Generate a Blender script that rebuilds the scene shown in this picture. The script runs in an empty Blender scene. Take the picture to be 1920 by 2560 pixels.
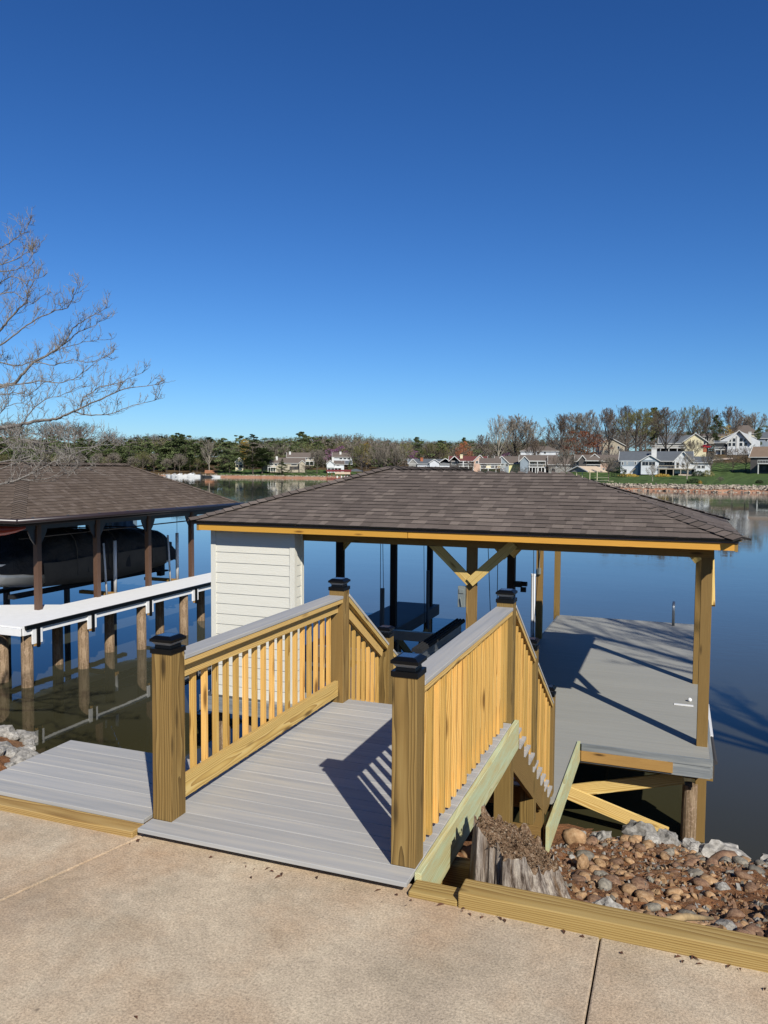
import bpy, math, random
import numpy as np
from mathutils import Vector, Matrix
random.seed(7)
rng = np.random.default_rng(7)
SC = bpy.context.scene
COL = SC.collection
# ---------------------------------------------------------------- camera
FPX, PITCH, ROLL, YAW = 1950.0, 0.05549, 0.00668, 0.35942      # focal length in pixels of a 1920 wide picture
CAM = Vector((2.941, -3.857, 2.136))
_F = Vector((-math.sin(YAW)*math.cos(PITCH), math.cos(YAW)*math.cos(PITCH), -math.sin(PITCH)))
_R0 = Vector((math.cos(YAW), math.sin(YAW), 0)); _U0 = _R0.cross(_F)
_R = math.cos(ROLL)*_R0 + math.sin(ROLL)*_U0
_U = -math.sin(ROLL)*_R0 + math.cos(ROLL)*_U0
cd = bpy.data.cameras.new('camera'); cam = bpy.data.objects.new('camera', cd); COL.objects.link(cam)
cd.sensor_fit = 'HORIZONTAL'; cd.sensor_width = 36; cd.lens = FPX/1920*36
cd.clip_start = 0.05; cd.clip_end = 6000
M = Matrix((_R, _U, -_F)).transposed().to_4x4(); M.translation = CAM
cam.matrix_world = M
SC.camera = cam
def at(u, v, D):
    """world point seen at photo pixel (u, v), D metres away along the view axis"""
    return CAM + D*(_F + _R*((u-960)/FPX) - _U*((v-1280)/FPX))
# ---------------------------------------------------------------- light
EXPOSURE = 0.35        # exposed a little over, as the phone did; the sky strength below allows for it
SUN_EL = math.radians(36.9); SUN_AZ = math.atan2(0.645, -0.765)     # clockwise from +Y, towards the sun
sd = Vector((math.sin(SUN_AZ)*math.cos(SUN_EL), math.cos(SUN_AZ)*math.cos(SUN_EL), math.sin(SUN_EL)))
w = bpy.data.worlds.new('World'); SC.world = w; w.use_nodes = True
nt = w.node_tree; nt.nodes.clear()
sky = nt.nodes.new('ShaderNodeTexSky'); sky.sky_type = 'NISHITA'; sky.sun_disc = False
sky.sun_elevation = SUN_EL; sky.sun_rotation = SUN_AZ
sky.altitude = 300; sky.air_density = 1.0; sky.dust_density = 0.25; sky.ozone_density = 3.0
bg = nt.nodes.new('ShaderNodeBackground'); bg.inputs[1].default_value = 0.0706
wo = nt.nodes.new('ShaderNodeOutputWorld')
sp_ = nt.nodes.new('ShaderNodeSeparateColor'); cb_ = nt.nodes.new('ShaderNodeCombineColor'); nt.links.new(sky.outputs[0], sp_.inputs[0])
for i_, (a_, g_) in enumerate(((.70, 1.44), (.935, 1.26), (1.275, 1.15))):     # clear dry spring air: deeper, bluer sky
    m1 = nt.nodes.new('ShaderNodeMath'); m1.operation = 'MULTIPLY'; m1.inputs[1].default_value = .09; nt.links.new(sp_.outputs[i_], m1.inputs[0])
    m2 = nt.nodes.new('ShaderNodeMath'); m2.operation = 'POWER'; m2.inputs[1].default_value = g_; nt.links.new(m1.outputs[0], m2.inputs[0])
    m3 = nt.nodes.new('ShaderNodeMath'); m3.operation = 'MULTIPLY'; m3.inputs[1].default_value = a_/.09; nt.links.new(m2.outputs[0], m3.inputs[0]); nt.links.new(m3.outputs[0], cb_.inputs[i_])
nt.links.new(cb_.outputs[0], bg.inputs[0]); nt.links.new(bg.outputs[0], wo.inputs[0])
ld = bpy.data.lights.new('sun', 'SUN'); ld.energy = 5.0; ld.angle = math.radians(0.5); ld.color = (1.0, 0.955, 0.88)
sun = bpy.data.objects.new('sun', ld); COL.objects.link(sun); sun.location = (20, -25, 30)
sun.rotation_euler = (-sd).to_track_quat('-Z', 'Y').to_euler()
SC.view_settings.view_transform = 'Standard'; SC.view_settings.look = 'None'
SC.view_settings.gamma = 1; SC.view_settings.exposure = EXPOSURE
SC.render.engine = 'CYCLES'
SC.cycles.max_bounces = 6; SC.cycles.transparent_max_bounces = 12
ZW = -2.95          # water level; z = 0 is the top of the ramp decking
# ---------------------------------------------------------------- materials
def lin(c):
    if isinstance(c, str):
        c = c.lstrip('#'); c = [int(c[i:i+2], 16)/255 for i in (0, 2, 4)]
    return tuple(.77*(x/12.92 if x <= .04045 else ((x+.055)/1.055)**2.4) for x in c[:3]) + (1,)      # sunlit screen colour -> base colour
class N:
    def __init__(s, name):
        s.m = bpy.data.materials.new(name); s.m.use_nodes = True
        s.t = s.m.node_tree; s.p = s.t.nodes['Principled BSDF']
    def n(s, typ, **k):
        x = s.t.nodes.new('ShaderNode'+typ)
        for a, b in k.items(): setattr(x, a, b)
        return x
    def l(s, a, b): s.t.links.new(a, b)
    def val(s, sock, v):
        if hasattr(v, 'links') or isinstance(v, bpy.types.NodeSocket): s.l(v, sock)
        else: sock.default_value = v
    def coord(s, kind='gc'):
        if kind == 'gc': return s.n('Attribute', attribute_name='gc').outputs['Vector']
        return s.n('TexCoord').outputs[{'obj': 'Object'}[kind]]
    def scale(s, vec, sc, loc=(0, 0, 0), rot=(0, 0, 0)):
        m = s.n('Mapping'); s.l(vec, m.inputs[0]); m.inputs['Scale'].default_value = sc; m.inputs['Location'].default_value = loc
        m.inputs['Rotation'].default_value = rot
        return m.outputs[0]
    def noise(s, vec, sc, det=4, rough=.55, out=0, dist=0):
        x = s.n('TexNoise'); s.l(vec, x.inputs['Vector']); x.inputs['Scale'].default_value = sc
        x.inputs['Detail'].default_value = det; x.inputs['Roughness'].default_value = rough; x.inputs['Distortion'].default_value = dist
        return x.outputs[out]
    def math(s, op, a, b=0.0, c=None, clamp=False):
        x = s.n('Math', operation=op); x.use_clamp = clamp
        s.val(x.inputs[0], a); s.val(x.inputs[1], b)
        if c is not None: s.val(x.inputs[2], c)
        return x.outputs[0]
    def ramp(s, fac, stops, interp='LINEAR'):
        x = s.n('ValToRGB'); s.l(fac, x.inputs[0]); e = x.color_ramp.elements; x.color_ramp.interpolation = interp
        while len(e) < len(stops): e.new(.5)
        for i, (p, c) in enumerate(stops):
            e[i].position = p
            e[i].color = c if not isinstance(c, (int, float)) else (c, c, c, 1)
        return x.outputs[0]
    def mix(s, fac, a, b, mode='MIX'):
        x = s.n('Mix', data_type='RGBA', blend_type=mode)
        s.val(x.inputs[0], fac); s.val(x.inputs[6], a); s.val(x.inputs[7], b)
        return x.outputs[2]
    def tone(s): return s.n('Attribute', attribute_name='tone').outputs['Fac']
    def bump(s, h, strength=.3, dist=.01):
        b = s.n('Bump'); b.inputs['Strength'].default_value = strength; b.inputs['Distance'].default_value = dist
        s.l(h, b.inputs['Height']); s.l(b.outputs[0], s.p.inputs['Normal'])
    def done(s, col, rough=.8, metal=0., spec=.5):
        s.val(s.p.inputs['Base Color'], col); s.val(s.p.inputs['Roughness'], rough)
        s.p.inputs['Metallic'].default_value = metal; s.p.inputs['Specular IOR Level'].default_value = spec
        return s.m
def wood(name, light, mid, dark, ring=26.0, contrast=1.0, tonevar=.35, knots=True, green=None):
    m = N(name); gc = m.coord()
    warp = m.noise(m.scale(gc, (1.1, 9, 9)), 1.0, 2, .5, out=1)
    wv = m.n('VectorMath', operation='SUBTRACT'); m.l(warp, wv.inputs[0]); wv.inputs[1].default_value = (.5, .5, .5)
    ws = m.n('VectorMath', operation='MULTIPLY'); m.l(wv.outputs[0], ws.inputs[0]); ws.inputs[1].default_value = (0, .042, .042)
    ad = m.n('VectorMath', operation='ADD'); m.l(m.scale(gc, (.05, 1, 1)), ad.inputs[0]); m.l(ws.outputs[0], ad.inputs[1])
    wave = m.n('TexWave', wave_type='RINGS', rings_direction='X', wave_profile='SAW'); m.l(ad.outputs[0], wave.inputs[0])
    wave.inputs['Scale'].default_value = ring; wave.inputs['Distortion'].default_value = 1.2; wave.inputs['Detail'].default_value = 2
    wave.inputs['Detail Scale'].default_value = 1.0
    fib = m.noise(m.scale(gc, (3, 160, 160)), 1.0, 3, .6)
    g = m.math('ADD', m.math('MULTIPLY', wave.outputs[1], .7), m.math('MULTIPLY', fib, .45))
    col = m.ramp(g, [(.12, light), (.55, mid), (.98, dark)])
    blot = m.noise(m.scale(gc, (1.5, 6, 6)), 1.0, 3)
    col = m.mix(m.math('MULTIPLY', m.math('SUBTRACT', blot, .35, clamp=True), .8, clamp=True), col, mid)
    if green:
        gn = m.noise(m.scale(gc, (2.5, 14, 14), (3, 3, 3)), 1.0, 5, .7)
        col = m.mix(m.ramp(gn, [(.42, 0.), (.62, .6)]), col, green)
    if knots:
        vo = m.n('TexVoronoi', voronoi_dimensions='3D', feature='F1'); m.l(m.scale(gc, (1.6, 7, 7)), vo.inputs[0]); vo.inputs['Scale'].default_value = 1.0
        k = m.ramp(vo.outputs['Distance'], [(.07, .9), (.17, 0.)])
        col = m.mix(k, col, tuple(x*.45 for x in dark[:3])+(1,))
    t = m.tone()
    tv = m.math('ADD', m.math('MULTIPLY', m.math('SUBTRACT', t, .5), tonevar), 1.0)
    hv = m.n('HueSaturation'); m.l(col, hv.inputs['Color']); m.l(tv, hv.inputs['Value'])
    m.l(m.math('ADD', m.math('MULTIPLY', m.math('SUBTRACT', t, .5), -.008), .5), hv.inputs['Hue'])
    m.bump(g, .25, .002)
    return m.done(hv.outputs[0], .72, spec=.25)
def plain(name, col, rough=.6, metal=0., var=.15, sc=6., spec=.5, bump=0., bd=.01):
    m = N(name); c = lin(col) if isinstance(col, str) else col
    nz = m.noise(m.coord('obj'), sc, 5, .6)
    f = m.ramp(nz, [(.3, 1-var), (.7, 1+var*.4)])
    out = m.mix(1.0, c, f, 'MULTIPLY')
    if bump: m.bump(nz, bump, .12 if bump > .9 else .01)
    return m.done(out, rough, metal, spec)
MAT = {}
MAT['post'] = wood('treated_post_wood', lin('#a08550'), lin('#886c3c'), lin('#54401f'), ring=34, tonevar=.12)
MAT['rail'] = wood('pine_rail_wood', lin('#e4c888'), lin('#d2ae66'), lin('#98713a'), ring=36, tonevar=.15)
MAT['baluster'] = wood('golden_baluster_wood', lin('#f0c97c'), lin('#deae5c'), lin('#996a2e'), ring=36, tonevar=.5)
MAT['green'] = wood('mint_treated_wood', lin('#d6d4aa'), lin('#c9c08c'), lin('#ab9a62'), ring=34, tonevar=.1, green=lin('#bfd6b2'), knots=False)
MAT['timber'] = wood('edging_timber_wood', lin('#bea46c'), lin('#aa8c52'), lin('#7c5c2e'), ring=26, tonevar=.1)
MAT['brace'] = wood('pale_brace_wood', lin('#ecd596'), lin('#dcbc70'), lin('#aa7e3c'), ring=20, tonevar=.2)
MAT['fascia'] = wood('fascia_pine', lin('#e3b456'), lin('#d79f3e'), lin('#a8702a'), ring=32, tonevar=.25)
MAT['dark_wood'] = wood('roof_frame_wood', lin('#a88a50'), lin('#94763e'), lin('#6c5028'), ring=32, tonevar=.2)
MAT['rusty'] = wood('stained_rim_wood', lin('#cba666'), lin('#b38a4c'), lin('#5e4020'), ring=30, tonevar=.2, knots=True)
def deck_mat(name, a, b, c, groove, streak=1.0):
    m = N(name); gc = m.coord()
    s1 = m.noise(m.scale(gc, (.9, 22, 22)), 1.0, 5, .6); s2 = m.noise(m.scale(gc, (2.2, 70, 70), (5, 5, 5)), 1.0, 3, .6)
    g = m.math('ADD', m.math('MULTIPLY', s1, .65), m.math('MULTIPLY', s2, .35))
    col = m.ramp(g, [(.36, a), (.5, b), (.64, c)])
    t = m.tone(); hv = m.n('HueSaturation'); m.l(col, hv.inputs['Color'])
    m.l(m.math('ADD', m.math('MULTIPLY', m.math('SUBTRACT', t, .5), .14*streak), 1.0), hv.inputs['Value'])
    m.bump(s2, .12, .002)
    return m.done(hv.outputs[0], .62, spec=.3)
MAT['deck'] = deck_mat('grey_composite_decking', lin('#a3a3a0'), lin('#b0aea9'), lin('#beb9ae'), 0)
MAT['platform'] = deck_mat('painted_grey_decking', lin('#999890'), lin('#9e9d94'), lin('#a3a197'), 0, .35)
MAT['rim_grey'] = deck_mat('weathered_grey_rim', lin('#6e7375'), lin('#84898a'), lin('#9b9d98'), 0)
MAT['shaded_deck'] = deck_mat('shade_darkened_decking', lin('#3c4248'), lin('#434a50'), lin('#4a5158'), 0, .5)  # left walkway: grey decking with the roof's shade put into its colour
MAT['siding'] = None
m = N('ivory_lap_siding'); gc = m.coord()
r = m.noise(m.scale(gc, (3, 60, 60)), 1.0, 4, .6); r2 = m.noise(m.scale(gc, (2.0, 12, 12)), 1.0, 2, .5, dist=1.2)
m.bump(m.math('ADD', r, m.math('MULTIPLY', m.math('SINE', m.math('MULTIPLY', r2, 60.)), .35)), .35, .003)
MAT['siding'] = m.done(m.mix(m.ramp(r, [(.35, 0.), (.7, .5)]), lin('#e3e0d2'), lin('#d7d4c5')), .55)
MAT['white'] = plain('white_paint', '#e9e9e6', .5, var=.04)
MAT['walk_white'] = plain('sun_bleached_white_decking', '#f3f3f0', .7, var=.06, sc=9)
MAT['black'] = plain('black_cap_plastic', '#08090a', .4, var=.1, spec=.25)
MAT['dark_gap'] = plain('dark_groove', '#1a1c1e', .9)
MAT['ring'] = plain('frosted_lamp_ring', '#9c9f9f', .5, var=.03)
MAT['solar'] = plain('solar_cell', '#2b3a52', .18, var=.1)
MAT['brown_post'] = plain('brown_post_vinyl', '#614838', .5, var=.08)
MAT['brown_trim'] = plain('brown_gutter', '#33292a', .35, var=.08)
MAT['metal'] = plain('galvanised_metal', '#9aa0a3', .38, .8, var=.15)
MAT['grey_box'] = plain('grey_box_metal', '#8f9692', .45, .3, var=.15)
MAT['pvc'] = plain('white_pvc', '#f0f0ee', .35, var=.03)
MAT['pvc_dark'] = plain('grey_pvc', '#55585c', .5, var=.06)
MAT['cable'] = plain('black_cable', '#141416', .5)
MAT['rubber'] = plain('rubber_bumper', '#3c3a3a', .8)
MAT['cover'] = plain('black_boat_cover', '#1e1e1f', .8, var=.3, sc=2.2, bump=1.0)
MAT['cover_low'] = plain('grey_boat_cover_skirt', '#4a4640', .85, var=.25, sc=3, bump=.4)
MAT['hull'] = plain('white_boat_hull', '#e2e2de', .3, var=.05)
MAT['kayak'] = plain('red_orange_kayak', '#9c2e14', .35, var=.06)
MAT['canvas'] = plain('slate_canvas', '#5f7382', .9, var=.2, sc=3)
MAT['carpet'] = plain('black_bunk_carpet', '#17181a', .95)
MAT['drift'] = plain('driftwood', '#a88f66', .85, var=.35, sc=20)
MAT['leaf_litter'] = plain('dead_leaf', '#5e3a24', .9, var=.4, sc=30)
# shingles: every tab is geometry, its own tone comes with it
def shingle_mat(name, a, b, c):
    m = N(name); gran = m.noise(m.coord('obj'), 160., 2, .7); big = m.noise(m.coord('obj'), 1.3, 3)
    col = m.ramp(m.tone(), [(0., a), (.45, b), (1., c)])
    col = m.mix(1.0, col, m.ramp(gran, [(.3, .62), (.7, 1.3)]), 'MULTIPLY')
    col = m.mix(1.0, col, m.ramp(big, [(.3, .88), (.7, 1.08)]), 'MULTIPLY')
    m.bump(gran, .5, .003)
    return m.done(col, .95, spec=.2)
MAT['shingle'] = shingle_mat('brown_grey_shingle', lin('#61574f'), lin('#6b6058'), lin('#7e7268'))
MAT['shingle2'] = shingle_mat('weathered_brown_shingle', lin('#5b4e43'), lin('#64574b'), lin('#72655a'))
MAT['shingle_edge'] = plain('asphalt_shingle_butt', '#1b1817', .95)
# concrete
m = N('broomed_concrete'); c = m.coord('obj')
fine = m.noise(c, 90., 3, .8); med = m.noise(c, 14., 5, .7); big = m.noise(c, 1.7, 5, .6); big2 = m.noise(m.scale(c, (1, 1, 1), (7, 3, 0)), .8, 5, .65)
col = m.ramp(big, [(.3, lin('#ac9d84')), (.5, lin('#c5b398')), (.7, lin('#d2c1a4'))])
col = m.mix(m.ramp(big2, [(.45, 0.), (.68, .6)]), col, lin('#b58f68'))
st = m.noise(m.scale(c, (.8, .5, 1), (11, 5, 0)), .9, 6, .7)
col = m.mix(m.ramp(st, [(.52, 0.), (.68, .35)]), col, lin('#9c8d7a'))
col = m.mix(1.0, col, m.ramp(fine, [(.3, .6), (.5, 1.0), (.7, 1.35)]), 'MULTIPLY')
col = m.mix(1.0, col, m.ramp(med, [(.3, .88), (.7, 1.1)]), 'MULTIPLY')
sp = m.n('TexVoronoi'); m.l(c, sp.inputs[0]); sp.inputs['Scale'].default_value = 2.2
col = m.mix(m.ramp(sp.outputs['Distance'], [(.015, .6), (.03, 0.)]), col, lin('#4b4238'))
m.bump(m.math('ADD', fine, med), .6, .004)
MAT['concrete'] = m.done(col, .9, spec=.25)
# bare bank: red clay, mulch
m = N('red_clay_bank'); c = m.coord('obj')
fine = m.noise(c, 60., 5, .75); med = m.noise(c, 7., 5, .7); big = m.noise(c, .9, 4)
col = m.ramp(fine, [(.3, lin('#5a3c28')), (.5, lin('#8c6040')), (.7, lin('#b8885e'))])
col = m.mix(m.ramp(med, [(.45, 0.), (.65, .6)]), col, lin('#57402c'))
col = m.mix(m.ramp(big, [(.5, 0.), (.7, .5)]), col, lin('#8e7a60'))
m.bump(m.math('ADD', fine, m.math('MULTIPLY', med, 2.)), .9, .03)
MAT['clay'] = m.done(col, .95, spec=.15)
def rock_mat(name, a, b, c_, sc=9.):
    m = N(name); gc = m.coord('obj'); oi = m.n('ObjectInfo').outputs['Random']
    off = m.n('VectorMath', operation='ADD'); m.l(gc, off.inputs[0]); m.l(m.math('MULTIPLY', oi, 40.), off.inputs[1])
    nz = m.noise(off.outputs[0], sc, 6, .65)
    col = m.ramp(nz, [(.3, a), (.5, b), (.72, c_)])
    hv = m.n('HueSaturation'); m.l(col, hv.inputs['Color'])
    m.l(m.math('ADD', m.math('MULTIPLY', oi, .5), .78), hv.inputs['Value'])
    m.bump(nz, .6, .01)
    return m.done(hv.outputs[0], .85, spec=.3)
MAT['cobble_tan'] = rock_mat('tan_cobble', lin('#8a6a4a'), lin('#a58460'), lin('#bda07c'), 5)
MAT['cobble_brown'] = rock_mat('brown_cobble', lin('#624a3c'), lin('#84664f'), lin('#a08468'), 5)
MAT['cobble_grey'] = rock_mat('grey_cobble', lin('#5e5a52'), lin('#7c766a'), lin('#98907f'), 5)
MAT['far_riprap'] = plain('far_pale_stone', '#baad9a', .9, var=.35, sc=1.5)
MAT['dark_post'] = wood('dark_brown_post_wood', lin('#3c3026'), lin('#2c221a'), lin('#1a130d'), ring=30)  # much darker brown than the other boathouse posts
MAT['riprap'] = rock_mat('pale_riprap', lin('#67645f'), lin('#96928a'), lin('#bdb9b0'), 6)
# weathered stump
m = N('weathered_stump_wood'); c = m.coord('obj')
f1 = m.noise(m.scale(c, (28, 28, 2.2)), 1.0, 6, .75); f2 = m.noise(m.scale(c, (9, 9, 1.2), (4, 0, 0)), 1.0, 3, .6)
col = m.ramp(f1, [(.32, lin('#2a2018')), (.42, lin('#6f6257')), (.54, lin('#ab9f91')), (.68, lin('#d3c8b4'))])
col = m.mix(m.ramp(f2, [(.5, 0.), (.68, .6)]), col, lin('#8a6a44'))
m.bump(f1, 1.0, .03); MAT['stump'] = m.done(col, .95, spec=.1)
m = N('crumbled_stump_top'); c = m.coord('obj'); f1 = m.noise(c, 55., 5, .8)
col = m.ramp(f1, [(.3, lin('#4d392b')), (.46, lin('#8a6c52')), (.56, lin('#ad9172')), (.68, lin('#e0d2bc'))])
m.bump(f1, 1.0, .03); MAT['stump_top'] = m.done(col, .95, spec=.1)
m = N('old_pile_wood'); c = m.coord(); f1 = m.noise(m.scale(c, (3, 30, 30)), 1.0, 5, .7); f2 = m.noise(m.scale(c, (30, 30, 30)), 1.0, 4, .7)
col = m.ramp(f1, [(.3, lin('#4c3d2c')), (.5, lin('#857057')), (.7, lin('#a99479'))])
col = m.mix(m.ramp(f2, [(.52, 0.), (.66, .7)]), col, lin('#b79c86'))
m.bump(f1, .6, .01); MAT['pile'] = m.done(col, .9, spec=.15)
# water
m = N('lake_water'); c = m.coord('obj')
sx = m.n('SeparateXYZ'); m.l(c, sx.inputs[0])
near = m.ramp(m.math('DIVIDE', sx.outputs[1], 60.), [(.1, 1.), (.3, .45), (.6, 0.)])
nz = m.noise(c, .35, 3)
body = m.mix(near, (.070, .084, .080, 1), (.036, .031, .012, 1))
body = m.mix(m.math('MULTIPLY', nz, .35), body, (.02, .02, .006, 1))
r1 = m.noise(m.scale(c, (1.1, 3.0, 1), rot=(0, 0, .35)), 2.2, 3, .5); r2 = m.noise(m.scale(c, (.18, .5, 1), rot=(0, 0, .35)), 1.0, 3, .5)
mask = m.ramp(m.noise(m.scale(c, (.012, .03, 1), (2, 0, 0)), 1.0, 3, .6), [(.42, .06), (.62, 1.)])
h = m.math('ADD', m.math('MULTIPLY', m.math('MULTIPLY', r1, mask), .35), m.math('MULTIPLY', r2, .3))
m.bump(h, .32, .035)
m.p.inputs['IOR'].default_value = 1.333
MAT['water'] = m.done(body, .02, spec=.5)
# far ground
m = N('lawn_grass'); c = m.coord('obj')
wv = m.n('TexWave', wave_type='BANDS', bands_direction='X'); m.l(m.scale(c, (1, 1, 1), rot=(0, 0, math.radians(-33))), wv.inputs[0]); wv.inputs['Scale'].default_value = .085; wv.inputs['Distortion'].default_value = .3
nz = m.noise(c, .25, 5, .7); n2 = m.noise(c, .04, 3)
col = m.ramp(wv.outputs[1], [(.35, lin('#3f5227')), (.65, lin('#56693a'))])
col = m.mix(1., col, m.ramp(nz, [(.3, .8), (.7, 1.2)]), 'MULTIPLY')
zn = m.n('Attribute', attribute_name='zone').outputs['Fac']
woodsoil = m.ramp(nz, [(.3, lin('#4a3a28')), (.7, lin('#6e5d40'))])
col = m.mix(m.ramp(zn, [(.55, 0.), (.75, 1.)]), col, woodsoil)
clay = m.ramp(nz, [(.3, lin('#9a6a50')), (.7, lin('#bc9478'))])
col = m.mix(m.ramp(zn, [(.22, 1.), (.28, 0.)]), col, clay)
MAT['land'] = m.done(col, .95, spec=.1)
def foliage(name, a, b, c_, sc=.8):
    m = N(name); nz = m.noise(m.coord('obj'), sc, 3, .6); t = m.tone()
    col = m.ramp(m.math('ADD', m.math('MULTIPLY', nz, .5), m.math('MULTIPLY', t, .5)), [(.25, a), (.5, b), (.75, c_)])
    oi = m.n('ObjectInfo').outputs['Random']; hv = m.n('HueSaturation'); m.l(col, hv.inputs['Color'])
    m.l(m.math('ADD', m.math('MULTIPLY', oi, .5), .75), hv.inputs['Value'])
    return m.done(hv.outputs[0], .8, spec=.2)
MAT['pine'] = foliage('pine_needles', lin('#3c4628'), lin('#57633a'), lin('#768055'))
MAT['bud_green'] = foliage('spring_bud_green', lin('#5d5c38'), lin('#77764a'), lin('#94905c'))
MAT['bud_gold'] = foliage('golden_buds', lin('#776028'), lin('#9b7f36'), lin('#b79a4c'))
MAT['bud_red'] = foliage('red_maple_buds', lin('#84482f'), lin('#ad633e'), lin('#c98052'))
MAT['purple'] = foliage('redbud_flowers', lin('#7a4a70'), lin('#96608a'), lin('#b07ca4'))
MAT['twig'] = foliage('grey_brown_twigs', lin('#6c6459'), lin('#8c8375'), lin('#a59b8c'))
MAT['twig_dark'] = foliage('dark_brown_twigs', lin('#5a4e45'), lin('#736559'), lin('#8a7b6c'))
MAT['bark'] = plain('far_bark', '#5f554b', .9, var=.3, sc=2)
MAT['bark_pale'] = plain('pale_bark', '#a09888', .9, var=.3, sc=2)
m = N('near_twig_bark'); c = m.coord('obj'); f = m.noise(c, 40., 3)
MAT['near_bark'] = m.done(m.ramp(f, [(.3, lin('#66605a')), (.7, lin('#9c978f'))]), .9, spec=.15)
MAT['shrub'] = foliage('evergreen_shrub', lin('#1f2a16'), lin('#2e3b20'), lin('#42502e'), 2)
for k, v in dict(h_white='#d2d6d7', h_greyblue='#8e9aa2', h_cream='#e0d6b0', h_yellow='#e3dca0', h_tan='#b0a590', h_pink='#cfae98', h_grey='#8f8d86', h_dark='#4f4b48', h_brown='#6e6255',
                 r_grey='#5d6266', r_brown='#6b6056', r_red='#6c3a34', r_tan='#84705c', r_beige='#cdb89c', trim='#d6d6d0', glass='#20262c', window_dark='#2a2d30', brick='#a9633f', path='#c0ad98', d_red='#7a2c28', wall_stone='#a8a296').items():
    MAT[k] = plain(k.replace('h_', 'house_').replace('r_', 'roof_'), v, .3 if k == 'glass' else .75, var=.12, sc=.8)
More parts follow.
